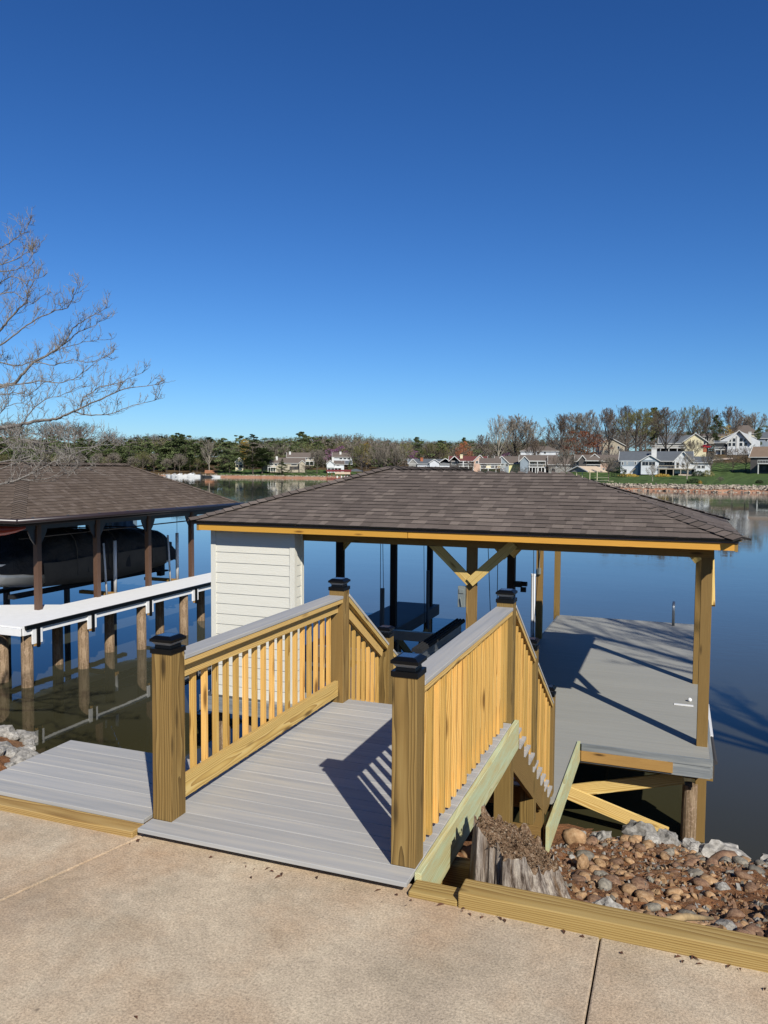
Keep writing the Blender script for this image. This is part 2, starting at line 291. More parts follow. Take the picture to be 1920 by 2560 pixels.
# ---------------------------------------------------------------- mesh helpers
class MB:
    def __init__(s): s.v = []; s.f = []; s.g = []; s.t = []; s.m = []
    def add(s, vs, fs, g=None, tone=.5, mi=0):
        o = len(s.v); s.v += [tuple(x) for x in vs]; s.f += [tuple(i+o for i in f) for f in fs]
        s.g += [tuple(x) for x in (g if g is not None else vs)]; s.t += [tone]*len(vs); s.m += [mi]*len(fs)
    def beam(s, p, q, wd, h, up=(0, 0, 1), mi=0, tone=None, taper=1.0):
        """box along p->q, wd sideways, h in the up direction, centred on the line"""
        p, q = Vector(p), Vector(q); ax = q-p; L = ax.length; ax.normalize(); up = Vector(up)
        sd_ = ax.cross(up)
        if sd_.length < 1e-4: sd_ = Vector((1, 0, 0)); 
        sd_.normalize(); u = sd_.cross(ax).normalized()
        vs = []; g = []; o = Vector((random.uniform(0, 50), random.uniform(-.09, .09), random.uniform(.02, .2)))
        for k, (c, l, sc) in enumerate(((p, 0, 1.), (q, L, taper))):
            for a, b in ((-1, -1), (1, -1), (1, 1), (-1, 1)):
                vs.append(c + sd_*(a*wd/2*sc) + u*(b*h/2*sc)); g.append((l+o.x, a*wd/2+o.y, b*h/2+o.z))
        s.add(vs, [(0, 3, 2, 1), (4, 5, 6, 7), (0, 1, 5, 4), (1, 2, 6, 5), (2, 3, 7, 6), (3, 0, 4, 7)], g, random.random() if tone is None else tone, mi)
        return s
    def box(s, x0, x1, y0, y1, z0, z1, ax=None, mi=0, tone=None):
        d = (x1-x0, y1-y0, z1-z0)
        if ax is None: ax = max(range(3), key=lambda i: d[i])
        c = ((x0+x1)/2, (y0+y1)/2, (z0+z1)/2)
        if ax == 0: return s.beam((x0, c[1], c[2]), (x1, c[1], c[2]), d[1], d[2], mi=mi, tone=tone)
        if ax == 1: return s.beam((c[0], y0, c[2]), (c[0], y1, c[2]), d[0], d[2], mi=mi, tone=tone)
        return s.beam((c[0], c[1], z0), (c[0], c[1], z1), d[1], d[0], up=(1, 0, 0), mi=mi, tone=tone)
    def tube(s, pts, rs, n=8, caps=True, mi=0, tone=.5):
        pts = [Vector(p) for p in pts]
        if not hasattr(rs, '__len__'): rs = [rs]*len(pts)
        o = len(s.v); vs = []; g = []; L = 0; prev = None
        for i, p in enumerate(pts):
            d = (pts[min(i+1, len(pts)-1)]-pts[max(i-1, 0)]).normalized()
            if prev is None:
                a = d.cross(Vector((0, 0, 1))); a = a.normalized() if a.length > .05 else Vector((1, 0, 0))
            else:
                a = (prev-d*prev.dot(d)); a = a.normalized() if a.length > 1e-5 else d.orthogonal().normalized()
            prev = a; b = d.cross(a)
            if i: L += (p-pts[i-1]).length
            for k in range(n):
                t = 2*math.pi*k/n; vs.append(p+(a*math.cos(t)+b*math.sin(t))*rs[i]); g.append((L, math.cos(t)*rs[i], math.sin(t)*rs[i]))
        fs = [(i*n+k, i*n+(k+1) % n, (i+1)*n+(k+1) % n, (i+1)*n+k) for i in range(len(pts)-1) for k in range(n)]
        if caps: fs += [tuple(range(n))[::-1], tuple((len(pts)-1)*n+k for k in range(n))]
        s.add(vs, fs, g, tone, mi)
        return s
    def prism(s, poly, z0, z1, mi=0, tone=.5):
        n = len(poly); vs = [(x, y, z0) for x, y in poly]+[(x, y, z1) for x, y in poly]
        s.add(vs, [tuple(range(n))[::-1], tuple(range(n, 2*n))]+[(i, (i+1) % n, (i+1) % n+n, i+n) for i in range(n)], None, tone, mi)
        return s
    def mesh(s, name, mats):
        me = bpy.data.meshes.new(name); me.from_pydata(s.v, [], s.f)
        for mm in (mats if isinstance(mats, (list, tuple)) else [mats]): me.materials.append(MAT[mm] if isinstance(mm, str) else mm)
        if any(s.m): me.polygons.foreach_set('material_index', s.m)
        a = me.attributes.new('gc', 'FLOAT_VECTOR', 'POINT'); a.data.foreach_set('vector', np.array(s.g, dtype=np.float32).ravel())
        a = me.attributes.new('tone', 'FLOAT', 'POINT'); a.data.foreach_set('value', np.array(s.t, dtype=np.float32))
        me.update(); return me
    def build(s, name, mats, parent=None, smooth=False, bevel=0, fix=False):
        me = s.mesh(name, mats)
        if fix or smooth:
            import bmesh
            b = bmesh.new(); b.from_mesh(me); bmesh.ops.recalc_face_normals(b, faces=b.faces); b.to_mesh(me); b.free()
        if smooth: me.polygons.foreach_set('use_smooth', [True]*len(me.polygons))
        o = bpy.data.objects.new(name, me); COL.objects.link(o)
        if parent: o.parent = parent; o.matrix_parent_inverse = Matrix.Translation(-gl(parent))
        if bevel:
            md = o.modifiers.new('bevel', 'BEVEL'); md.width = bevel; md.segments = 2; md.limit_method = 'ANGLE'
        return o
def gl(o):
    v = Vector(o.location)
    return v if not o.parent else v*0 + gl(o.parent)*0 + (Vector(o.location) if o.type == 'EMPTY' else v*0)
def tag(o, label=None, cat=None, group=None, kind=None):
    for k, v in (('label', label), ('category', cat), ('group', group), ('kind', kind)):
        if v: o[k] = v
    return o
def empty(name, label, cat, loc=(0, 0, 0), group=None, rz=0):
    o = bpy.data.objects.new(name, None); COL.objects.link(o); o.location = loc; o.rotation_euler = (0, 0, rz); o.empty_display_size = .3
    return tag(o, label, cat, group)
def part(parent, name, mb, mats, **k):
    """mesh given in world coordinates, parented to an empty (or to a part) without moving it"""
    me_o = mb.build(name, mats, None, **k)
    p = parent; inv = Vector((0, 0, 0))
    root = parent
    while root.parent: root = root.parent
    me_o.parent = parent
    if root.type == 'EMPTY' and parent == root: me_o.matrix_parent_inverse = Matrix.Translation(-Vector(root.location))
    else: me_o.matrix_parent_inverse = Matrix.Identity(4) if parent.type != 'EMPTY' else Matrix.Identity(4)
    return me_o
def local(parent, name, mb, mats, **k):
    """mesh given in the parent's own coordinates"""
    o = mb.build(name, mats, None, **k); o.parent = parent; return o
# ================================================================= RAMP, STAIRS
W_, L_, PW = 1.684, 2.565, .14
def cap_mb(x, y, z, s=1.0):
    """lantern post cap centred on x, y, its skirt starting at z"""
    m = MB()
    def fr(z0, r0, z1, r1, mi):
        vs = [(x+a*r0, y+b*r0, z0) for a, b in ((-1, -1), (1, -1), (1, 1), (-1, 1))]+[(x+a*r1, y+b*r1, z1) for a, b in ((-1, -1), (1, -1), (1, 1), (-1, 1))]
        m.add(vs, [(0, 3, 2, 1), (4, 5, 6, 7), (0, 1, 5, 4), (1, 2, 6, 5), (2, 3, 7, 6), (3, 0, 4, 7)], None, .5, mi)
    fr(z-.018, .076, z+.012, .076, 0); fr(z+.012, .057, z+.032, .054, 0); fr(z+.032, .055, z+.052, .071, 1)
    fr(z+.052, .078, z+.070, .078, 0); fr(z+.070, .076, z+.086, .054, 0); fr(z+.086, .046, z+.0872, .045, 2)
    return m
def post(parent, x, y, z0, z1, cap=True):
    p = part(parent, 'post', MB().box(x, x+PW, y, y+PW, z0, z1, ax=2), 'post', bevel=.004)
    if cap: part(p, 'post_cap', cap_mb(x+PW/2, y+PW/2, z1), ['black', 'ring', 'solar'], bevel=.0015)
    return p
def boards(x0, x1, y0, y1, z, wd=.14, gap=.005, th=.025, along='x', mi=0):
    m = MB(); 
    if along == 'x':
        n = max(1, round((y1-y0)/(wd+gap))); st = (y1-y0)/n
        for i in range(n): m.box(x0, x1, y0+i*st, y0+(i+1)*st-gap, z-th, z, ax=0, mi=mi)
    else:
        n = max(1, round((x1-x0)/(wd+gap))); st = (x1-x0)/n
        for i in range(n): m.box(x0+i*st, x0+(i+1)*st-gap, y0, y1, z-th, z, ax=1, mi=mi)
    return m
ramp = empty('entry_ramp', 'level grey composite ramp with pine railings leading from the concrete to the stairs', 'ramp', (W_/2, 1.3, -.3))
dk = boards(0, W_, 0, L_+PW, 0)
dk.box(-.0, W_, -.147, -.006, -.026, .0, ax=0); part(ramp, 'decking', dk, 'deck', bevel=.003)
part(ramp, 'joist', MB().box(.04, .08, .0, L_+.13, -.25, -.03, ax=1).box(.8, .84, .0, L_+.13, -.25, -.03, ax=1).box(.08, W_-.04, L_+.1, L_+PW, -.25, -.03, ax=0), 'post')
part(ramp, 'rim_board', MB().box(W_+.002, W_+.04, -.02, L_+PW, -.25, -.006, ax=1), 'green', bevel=.003)
part(ramp, 'rim_board', MB().box(-.04, -.002, .93, L_+PW, -.25, -.006, ax=1), 'rim_grey', bevel=.003)
for (x, y, z0, h) in ((0, 0, -.6, 1.036), (W_-PW, 0, -.02, 1.05), (0, L_, -2.2, 1.047), (W_-PW, L_, -1.6, 1.038)):
    post(ramp, x, y, z0 if z0 < -.1 else .001, h)
def railing(parent, side, P, Q, bal_bottom, n, lower=True):
    """side -1 left, +1 right; P and Q: (y, z of cap top) at both ends; balusters hang on the outer face"""
    xc = PW/2 if side < 0 else W_-PW/2
    d = Vector((0, Q[0]-P[0], Q[1]-P[1])); u = Vector((0, -d.z, d.y)).normalized()
    p = Vector((xc, P[0], P[1])); q = Vector((xc, Q[0], Q[1]))
    r = part(parent, 'railing', MB().beam(p-u*.045, q-u*.045, .134, .038, up=u).beam(p-u*.11+Vector((-side*.003, 0, 0)), q-u*.11+Vector((-side*.003, 0, 0)), .034, .088, up=u), 'rail', bevel=.002)
    part(r, 'rail_cap', MB().beam(p-u*.0125, q-u*.0125, .146, .025, up=u), 'deck', bevel=.003)
    if lower:
        zz = .062
        part(r, 'bottom_rail', MB().beam((xc-side*.004, P[0], zz+.07), (xc-side*.004, Q[0], zz+.07), .036, .14), 'rail', bevel=.002)
    for i in range(n):
        y = P[0]+(Q[0]-P[0])*(i+.75)/(n+.5); zt = P[1]+(Q[1]-P[1])*(y-P[0])/(Q[0]-P[0])-.068*d.length/abs(d.y)
        zb = bal_bottom(y)
        x = xc+side*.031
        b = MB().box(x-.016, x+.016, y-.0165, y+.0165, zb, zt, ax=2)
        part(r, 'baluster', b, 'baluster')
    return r
railing(ramp, -1, (PW, .985), (L_, .985), lambda y: .03, 18)
railing(ramp, 1, (PW, .985), (L_, .985), lambda y: .035+.012*math.sin(y*31), 18)
# twisted splits on two balusters are left to the grain; the knee of the ramp
stairs = empty('dock_stairs', 'pine stairs with grey treads going down from the ramp to the lower dock', 'stairs', (W_/2, 4, -1))
RISE, RUN, Y0 = .162, .248, L_+PW
for k in range(1, 10):
    y = Y0+(k-1)*RUN
    part(stairs, 'tread', MB().box(.0, W_+.012, y+.006, y+.136, -k*RISE-.025, -k*RISE, ax=0).box(.0, W_+.012, y+.142, y+RUN+.03, -k*RISE-.025, -k*RISE, ax=0), 'deck')
for x in (.0, W_/2, W_-.04):
    m_ = MB()
    # saw-toothed stringer: polygon in the YZ plane
    pts = [(Y0+.003, -.03-RISE)]
    for k in range(1, 10): pts += [(Y0+.003+(k-1)*RUN, -k*RISE-.027), (Y0+k*RUN, -k*RISE-.027)]
    pts += [(Y0+9*RUN, -10*RISE+.0), (Y0+9*RUN-.1, -10*RISE-.02)]
    low = [(Y0+9*RUN-.35, -10*RISE-.02), (Y0+.003, -.30-.16)]
    poly = pts[1:]+low
    vs = [(x, a, b) for a, b in poly]+[(x+.038, a, b) for a, b in poly]; n = len(poly)
    g = [(a*.84-b*.54, xx*1.0+.1, a*.54+b*.84+.3) for xx, a, b in vs]
    m_.add(vs, [tuple(range(n)), tuple(range(2*n-1, n-1, -1))]+[((i+1) % n, i, i+n, (i+1) % n+n) for i in range(n)], g, .5)
    part(stairs, 'stringer', m_, 'post', fix=True)
YA, YB = 3.78, 5.04
capz = lambda y: .985-.64*(y-L_-PW)
for sx in (0, W_-PW):
    post(stairs, sx, YA, -1.4, .375); post(stairs, sx, YB, -1.62, -.435)
bb = lambda y: -RISE*((y-Y0)/RUN) - .10
for sgn in (-1, 1):
    railing(stairs, sgn, (Y0, capz(Y0)), (YA, capz(YA)), bb, 8, False)
    railing(stairs, sgn, (YA+PW, capz(YA+PW)), (YB, capz(YB)), bb, 8, False)
part(stairs, 'support_post', MB().box(W_-.13, W_-.0, 4.34, 4.48, -2.4, -1.28, ax=2), 'post')
part(stairs, 'cross_board', MB().box(.1, W_-.005, 4.29, 4.33, -1.47, -1.25, ax=0), 'post')
part(stairs, 'cross_board', MB().box(W_-.45, W_-.005, 4.29, 4.33, -1.86, -1.66, ax=0), 'post')
# side deck left of the ramp
sdk = empty('side_deck', 'low grey composite deck left of the ramp beside the shore', 'deck', (-.75, .45, -.1))
m_ = MB(); n = 6; st = (.913+.035)/n
for i in range(n): m_.box(-1.46-0.0, -.045, -.035+i*st, -.035+(i+1)*st-.005, -.03, -.004, ax=0)
part(sdk, 'decking', m_, 'deck', bevel=.003)
part(sdk, 'frame', MB().box(-1.44, -1.40, .0, .89, -.2, -.032, ax=1).box(-1.4, -.05, .86, .9, -.2, -.032, ax=0).box(-.09, -.05, .0, .86, -.2, -.032, ax=1), 'dark_wood')
# edging timbers
def timber(x0, x1, y0, y1, z0, z1, label):
    o = MB().box(x0, x1, y0, y1, z0, z1, ax=0).build('edging_timber', 'timber', bevel=.008)
    return tag(o, label, 'timber')
timber(-1.9, -.04, -.145, -.02, -.17, -.032, 'edging timber lying along the front of the low left deck')
timber(W_+.01, 1.955, -.15, -.015, -.2, -.04, 'short edging timber stub between the ramp corner and the long timber')
timber(1.96, 4.6, -.155, -.005, -.2, .012, 'long thick edging timber between the concrete and the bed of stones')
timber(1.0, 1.95, .62, .74, -.42, -.27, 'half buried timber behind the stump under the ramp')
# ================================================================= BOATHOUSE
bh = empty('boathouse', 'new open boathouse with brown shingled hip roof on pine posts over the grey dock', 'boathouse', (0, 10, -1.6))
PZ = -1.62
def slope_poly_shingles(mb, A, B, D_, C_, expo=.142, seed=1, lift=.013, overs=.03, notch=None):
    """A-B eave line, C_-D_ ridge line (D_ above A, C_ above B); tabs row after row"""
    r = random.Random(seed); A, B, C_, D_ = map(Vector, (A, B, C_, D_))
    e = (B-A); Lb = e.length; e.normalize()
    nrm = (B-A).cross((D_-A) if (D_-A).length > (C_-B).length else (C_-B)).normalized()
    if nrm.z < 0: nrm = -nrm
    upv = nrm.cross(e).normalized()
    if upv.z < 0: upv = -upv
    H = max((D_-A).dot(upv), (C_-B).dot(upv))
    def lim(s):
        hA = (D_-A).dot(upv); hB = (C_-B).dot(upv)
        a = (D_-A).dot(e)*min(s/hA, 1); b = Lb+(C_-B).dot(e)*min(s/hB, 1)
        if notch is not None and s > hB+.001:
            t_ = min((s-hB)/max(hA-hB, .01), 1); b = (Vector(notch)-A).dot(e)*(1-t_)+(D_-A).dot(e)*t_
        return a, b
    rows = int(math.ceil(H/expo)); last = [r.random()]*3
    for k in range(rows):
        s0 = k*expo-(overs if k == 0 else 0); s1 = min((k+1)*expo+.01, H)
        a0, b0 = lim(max(s0, 0)); a1, b1 = lim(s1)
        x = min(a0, a1) - r.uniform(0, .3)
        while x < max(b0, b1):
            wd = r.choice((.09, .12, .15, .18, .22))*r.uniform(.9, 1.1); xe = x+wd
            l0, r0 = max(x, a0), min(xe, b0); l1, r1 = max(x, a1), min(xe, b1)
            if r0 > l0 or r1 > l1:
                r0 = max(r0, l0); r1 = max(r1, l1)
                t = r.choice((.1, .3, .4, .5, .55, .7, .95))*r.uniform(.8, 1.1)
                lf = lift*r.uniform(.75, 1.25)
                P = lambda xx, ss, hh: A+e*xx+upv*ss+nrm*hh
                vs = [P(l0, s0, lf), P(r0, s0, lf), P(r1, s1, .003), P(l1, s1, .003), P(l0, s0, -.002), P(r0, s0, -.002)]
                mb.add(vs, [(0, 1, 2, 3), (4, 5, 1, 0)], None, min(t, 1.)); mb.m[-1] = 1
            x = xe
    return mb
def hip_caps(mb, P, Q, n1, n2, wd=.165, expo=.145, seed=3):
    P, Q = Vector(P), Vector(Q); d = (Q-P); L = d.length; d.normalize(); r = random.Random(seed)
    n1, n2 = Vector(n1).normalized(), Vector(n2).normalized()
    s1 = n1.cross(d).normalized(); s2 = d.cross(n2).normalized()
    if s1.z > 0: s1 = -s1
    if s2.z > 0: s2 = -s2
    k = 0; s = 0
    while s < L:
        e_ = min(s+expo+.02, L+.02); lo = .032*r.uniform(.85, 1.15); t = r.choice((.1, .35, .5, .6, .9))
        a = P+d*s; b = P+d*e_; up = Vector((0, 0, 1))
        vs = [a+up*lo, a+s1*wd+n1*lo, b+s1*wd+n1*.018, b+up*.02, a+s2*wd+n2*lo, b+s2*wd+n2*.018, a-up*.0, a+s1*wd, a+s2*wd]
        mb.add(vs, [(0, 1, 2, 3), (4, 0, 3, 5), (7, 1, 0, 6), (6, 0, 4, 8)], None, t); mb.m[-1] = mb.m[-2] = 1
        s += expo
    return mb
# roof corners (shingle surface): front eave y=6.82, wing right, main left with its ridge along Y
EZ = 1.285
FL, FR = (-4.45, 6.82, EZ), (3.72, 6.82, EZ)
MR, WR = (-1.98, 9.36, 2.15), (1.28, 9.20, 2.03)
WV = (-1.62, 9.20, 2.03)
BR = (3.72, 11.3, EZ)
MB_, BLc, BRc = (-1.98, 14.9, 2.15), (-4.45, 17.2, EZ), (.5, 17.2, EZ)
sh = MB()
slope_poly_shingles(sh, FL, FR, MR, WR, seed=11, notch=WV)                    # front slope
slope_poly_shingles(sh, FR, BR, WR, (1.28, 9.20, 2.03), seed=12)    # right hip slope
slope_poly_shingles(sh, BR, (.5, 11.3, EZ), WR, (-1.0, 9.2, 2.03), seed=13)
slope_poly_shingles(sh, (.5, 6.9, EZ+.02), BRc, (-1.98, 9.36, 2.15), MB_, seed=14)
slope_poly_shingles(sh, BLc, FL, MB_, MR, seed=15)
slope_poly_shingles(sh, BRc, BLc, MB_, MB_, seed=16)
# front slope between ridge ends
roof = part(bh, 'roof', sh, ['shingle', 'shingle_edge'])
def plane_n(a, b, c):
    n_ = (Vector(b)-Vector(a)).cross(Vector(c)-Vector(a)).normalized(); return n_ if n_.z > 0 else -n_
nf, nr, nl, nb = plane_n(FL, FR, WR), plane_n(FR, BR, WR), plane_n(BLc, FL, MR), plane_n(BR, WR, (.5, 11.3, EZ)); ne = plane_n((.5, 6.9, EZ), BRc, MB_)
up_ = Vector((0, 0, .006))
for i_, (a_, b_, n1_, n2_) in enumerate(((FR, WR, nf, nr), (FL, MR, nl, nf), (WR, WV, nf, nb), (BR, WR, nr, nb), (MR, MB_, nl, ne))):
    part(roof, 'hip_cap', hip_caps(MB(), Vector(a_)+up_, Vector(b_)+up_, n1_, n2_, seed=i_+1), ['shingle', 'shingle_edge'])
# sheathing under the shingles (one watertight-looking underside)
und = MB(); dz = Vector((0, 0, -.03))
for quad in ((FL, FR, WR, WV), (FL, WV, MR), (FR, BR, WR), (BR, (-1.62, 11.3, EZ), WV, WR), ((.5, 6.9, EZ-.01), BRc, MB_, MR), (BLc, FL, MR, MB_), (BRc, BLc, MB_)):
    und.add([Vector(q)+dz for q in quad], [tuple(range(len(quad)))]); und.add([Vector(q)+dz*.5 for q in quad], [tuple(range(len(quad)))[::-1]])
part(bh, 'sheathing', und, 'dark_wood')
part(bh, 'drip_edge', MB().box(-4.4, 3.68, 6.835, 6.85, 1.225, 1.272, ax=0).box(3.665, 3.68, 6.87, 11.3, 1.225, 1.272, ax=1), 'brown_trim')
part(bh, 'fascia', MB().box(-4.28, -1.0+.28, 6.852, 6.89, 1.128, 1.236, ax=0, tone=.35), 'fascia', bevel=.002)
part(bh, 'fascia', MB().box(-.71, 3.635, 6.854, 6.892, 1.13, 1.252, ax=0, tone=.75), 'fascia', bevel=.002)
part(bh, 'fascia', MB().box(3.637, 3.675, 6.854, 11.2, 1.12, 1.25, ax=1), 'dark_wood')
part(bh, 'fascia', MB().box(-4.32, -4.284, 6.852, 17.1, 1.12, 1.24, ax=1), 'dark_wood')
part(bh, 'fascia', MB().box(.42, .46, 11.3, 17.1, 1.12, 1.24, ax=1), 'dark_wood')
bm_ = MB()
for y in (7.4, 7.56): bm_.box(-4.2, 3.42, y, y+.038, .972, 1.215, ax=0)
for y in (10.45, 13.45, 16.45): bm_.box(-3.4, .16, y, y+.038, .98, 1.2, ax=0)
bm_.box(3.27, 3.308, 7.45, 11.0, .98, 1.2, ax=1).box(.02, .058, 7.6, 16.6, .98, 1.2, ax=1).box(-3.3, -3.262, 7.6, 16.6, .98, 1.2, ax=1).box(.16, 3.42, 10.75, 10.79, .98, 1.2, ax=0)
part(bh, 'beam', bm_, 'dark_wood')
raf = MB()
for i in range(20):
    y = 7.1+i*.51
    raf.beam((-4.4, y, 1.2), (-1.98, y, 1.9 if y > 9 else 1.2+.3*(y-6.8)), .04, .12); raf.beam((.45, y, 1.2), (-1.98, y, 1.9 if y > 9 else 1.2+.3*(y-6.8)), .04, .12)
part(bh, 'rafters', raf, 'dark_wood')
PO = [(.016, 7.45), (.016, 10.45), (.06, 13.42), (.03, 16.4), (3.275, 7.45), (3.28, 10.78), (-3.40, 7.45), (-3.40, 10.3), (-3.40, 13.45), (-3.42, 16.42)]
for x, y in PO:
    part(bh, 'post', MB().box(x, x+PW, y, y+PW, -4.2, .972, ax=2), 'dark_post' if (x, y) in ((.016, 10.45), (-3.40, 10.3), (-3.40, 13.45), (-3.42, 16.42), (-3.40, 7.45)) else 'post', bevel=.004)
def brace(x0, y0, z0, x1, y1, z1, wd=.038, h=.14, up=(0, 1, 0)):
    part(bh, 'knee_brace', MB().beam((x0, y0, z0), (x1, y1, z1), wd if up[1] == 0 else h, h if up[1] == 0 else wd, up=up), 'brace', bevel=.002)
brace(.086, 7.42, .455, -.52, 7.42, 1.03); brace(.09, 7.38, .455, .74, 7.38, 1.06)
brace(3.32, 10.74, .56, 2.98, 10.74, .98)
brace(3.395, 7.6, .3, 3.395, 8.35, .98, up=(1, 0, 0)); 
brace(-.1+.1, 10.5, .5, -.45, 10.5, 1.0); brace(.1, 10.42, .55, .5, 10.42, 1.02); brace(-3.3, 10.37, .55, -2.9, 10.37, 1.0); brace(-3.33, 7.52, .55, -2.95, 7.52, 1.0)
# platforms
part(bh, 'decking', boards(.165, 3.43, 7.0, 16.5, PZ, wd=.135, gap=.004), 'platform')
part(bh, 'decking', boards(0.0, 1.738, 4.9, 6.996, PZ, wd=.135, gap=.004), 'platform')
part(bh, 'decking', boards(-4.35, -3.21, 7.0, 16.8, PZ, wd=.135, gap=.004), 'shaded_deck')
part(bh, 'decking', boards(-3.2, -.01, 7.0, 7.75, PZ, wd=.135, gap=.004, along='x'), 'platform')
rm = MB().box(1.78, 3.445, 6.962, 6.998, PZ-.1, PZ-.002, ax=0, tone=.3).box(1.78, 3.44, 6.97, 7.0, PZ-.262, PZ-.102, ax=0, tone=.8)
rm.box(3.432, 3.47, 7.0, 16.5, PZ-.26, PZ-.002, ax=1).box(-4.36, -.01, 6.962, 6.998, PZ-.24, PZ-.002, ax=0).box(.125, .163, 7.76, 16.5, PZ-.26, PZ-.002, ax=1).box(.16, 3.47, 16.5, 16.54, PZ-.26, PZ-.002, ax=0).box(-4.39, -4.352, 7.0, 16.8, PZ-.26, PZ-.002, ax=1).box(-4.39, -3.17, 16.8, 16.84, PZ-.26, PZ-.002, ax=0)
part(bh, 'rim_board', rm, 'rim_grey'); part(bh, 'rim_board', MB().box(-3.208, -3.17, 7.76, 16.8, PZ-.28, PZ-.002, ax=1), 'shaded_deck')
part(bh, 'rim_board', MB().box(1.8, 2.98, 6.945, 6.968, PZ-.235, PZ-.095, ax=0), 'rusty')['label'] = 'stained bare wood patch on the grey rim'
part(bh, 'rim_board', MB().box(1.742, 1.78, 4.22, 7.0, PZ-.25, PZ+.02, ax=1), 'green')['label'] = 'pale mint side board of the lower walkway'
part(bh, 'rim_board', MB().box(1.742, 1.80, 6.962, 6.998, PZ-.24, PZ-.004, ax=2), 'rusty')
fr = MB().box(0., 3.5, 7.5, 7.54, -2.1, -1.9, ax=0).box(0., 3.42, 7.1, 7.14, -1.9, -1.66, ax=0).box(.2, .24, 7.0, 16.5, -1.9, -1.66, ax=1).box(1.7, 1.74, 4.3, 16.5, -1.9, -1.66, ax=1).box(.0, .04, 4.3, 7, -1.9, -1.66, ax=1)
part(bh, 'joist', fr, 'dark_wood')
# front right corner: board end, pile, brace
part(bh, 'pile', MB().tube([(3.2, 7.42, -4.5), (3.2, 7.42, -3.4), (3.205, 7.42, -2.6), (3.21, 7.42, -2.15)], [.105, .1, .1, .098], 16, tone=.4), 'pile', smooth=False)
for x, y in ((1.0, 7.5), (.2, 10.6), (3.2, 10.6), (.2, 13.6), (3.2, 13.6), (.2, 16.2), (3.2, 16.2), (-3.6, 7.3), (-4.1, 7.3), (-1.9, 7.3), (-3.35, 10.6), (-4.2, 10.6), (-3.35, 13.7), (-4.2, 13.7), (-3.35, 16.3), (-4.2, 16.3)):
    part(bh, 'pile', MB().tube([(x, y, -4.5), (x, y, -2.9), (x, y, PZ-.03)], [.11, .105, .1], 12, tone=random.random()), 'pile')
part(bh, 'cross_brace', MB().beam((1.45, 7.27, -2.42), (2.93, 7.27, -2.83), .04, .185), 'brace', bevel=.002)
part(bh, 'cross_brace', MB().beam((1.3, 7.36, -2.55), (3.12, 7.36, -2.05), .04, .17), 'brace', bevel=.002)
part(bh, 'cross_brace', MB().beam((-3.3, 16.3, -2.0), (-3.3, 14.9, -2.9), .04, .2).beam((-3.3, 13.8, -2.0), (-3.3, 15.2, -2.9), .04, .2), 'dark_wood')
part(bh, 'bumper', MB().tube([(3.5, 7.02, PZ-.05), (3.485, 8.2, PZ-.04), (3.48, 9.6, PZ-.03)], .028, 8).box(3.474, 3.49, 7.0, 7.012, PZ-.26, PZ, ax=2), 'rubber')
part(bh, 'bumper', MB().box(3.472, 3.51, 8.0, 9.6, PZ-.05, PZ-.0, ax=1), 'white')['label'] = 'white stretch of edge bumper'
# shed standing on the front left of the dock
shd = empty('storage_shed', 'ivory lap sided storage shed on the left front of the boathouse dock', 'shed', (-3.4, 7.4, PZ))
sw = MB(); z = PZ; x0, x1, y0, y1 = -4.2, -2.70, 7.13, 7.42
k = 0
while z < 1.15:
    zt = min(z+.170, 1.18)
    for (a, b, nx, ny) in (((x0, y0), (x1, y0), 0, -1), ((x1, y0), (x1, y1), 1, 0), ((x0, y1), (x0, y0), -1, 0), ((x1, y1), (x0, y1), 0, 1)):
        g0 = random.uniform(0, 9); lb, lt = .013, .002
        A = Vector((a[0]+nx*lb, a[1]+ny*lb, z)); B = Vector((b[0]+nx*lb, b[1]+ny*lb, z)); C2 = Vector((b[0]+nx*lt, b[1]+ny*lt, zt)); D2 = Vector((a[0]+nx*lt, a[1]+ny*lt, zt))
        A2 = Vector((a[0], a[1], z)); B2 = Vector((b[0], b[1], z)); ln = (B-A).length
        sw.add([A, B, C2, D2, A2, B2], [(0, 1, 2, 3), (4, 5, 1, 0)], [(g0, 0, 0), (g0+ln, 0, 0), (g0+ln, .17, 0), (g0, .17, 0), (g0, 0, 0), (g0+ln, 0, 0)], .5)
    z = zt; k += 1
part(shd, 'wall', sw, 'siding')
cb = MB()
for (x, y) in ((x0, y0), (x1, y0), (x1, y1), (x0, y1)):
    sx, sy = (-1 if x == x0 else 1), (-1 if y == y0 else 1)
    cb.box(min(x+sx*.02, x-sx*.07), max(x+sx*.02, x-sx*.07), min(y+sy*.02, y), max(y+sy*.02, y), PZ, 1.17, ax=2)
    cb.box(min(x+sx*.02, x), max(x+sx*.02, x), min(y, y-sy*.06), max(y, y-sy*.06), PZ, 1.17, ax=2)
part(shd, 'corner_board', cb, 'siding')
# boat lift in the slip
lf = empty('boat_lift', 'galvanised boat lift with black carpeted bunk hanging in the empty slip', 'boat lift', (-1.5, 10, -1))
part(lf, 'bunk', MB().box(-.99, -.81, 7.9, 10.6, -.80, -.75, ax=1).box(-.975, -.945, 7.9, 10.6, -.75, -.735, ax=1).box(-.915, -.885, 7.9, 10.6, -.75, -.735, ax=1).box(-.855, -.825, 7.9, 10.6, -.75, -.735, ax=1), 'carpet')
part(lf, 'bunk_beam', MB().box(-.93, -.87, 7.92, 10.55, -.98, -.802, ax=1).box(-.97, -.83, 7.92, 10.55, -1.0, -.982, ax=1), 'metal')
part(lf, 'cradle_beam', MB().box(-3.05, -.1, 8.7, 8.8, -1.25, -1.05, ax=0).box(-3.05, -.1, 14.3, 14.4, -2.1, -1.9, ax=0).box(-3.05, -.1, 10.35, 10.45, -1.2, -1.02, ax=0), 'metal')
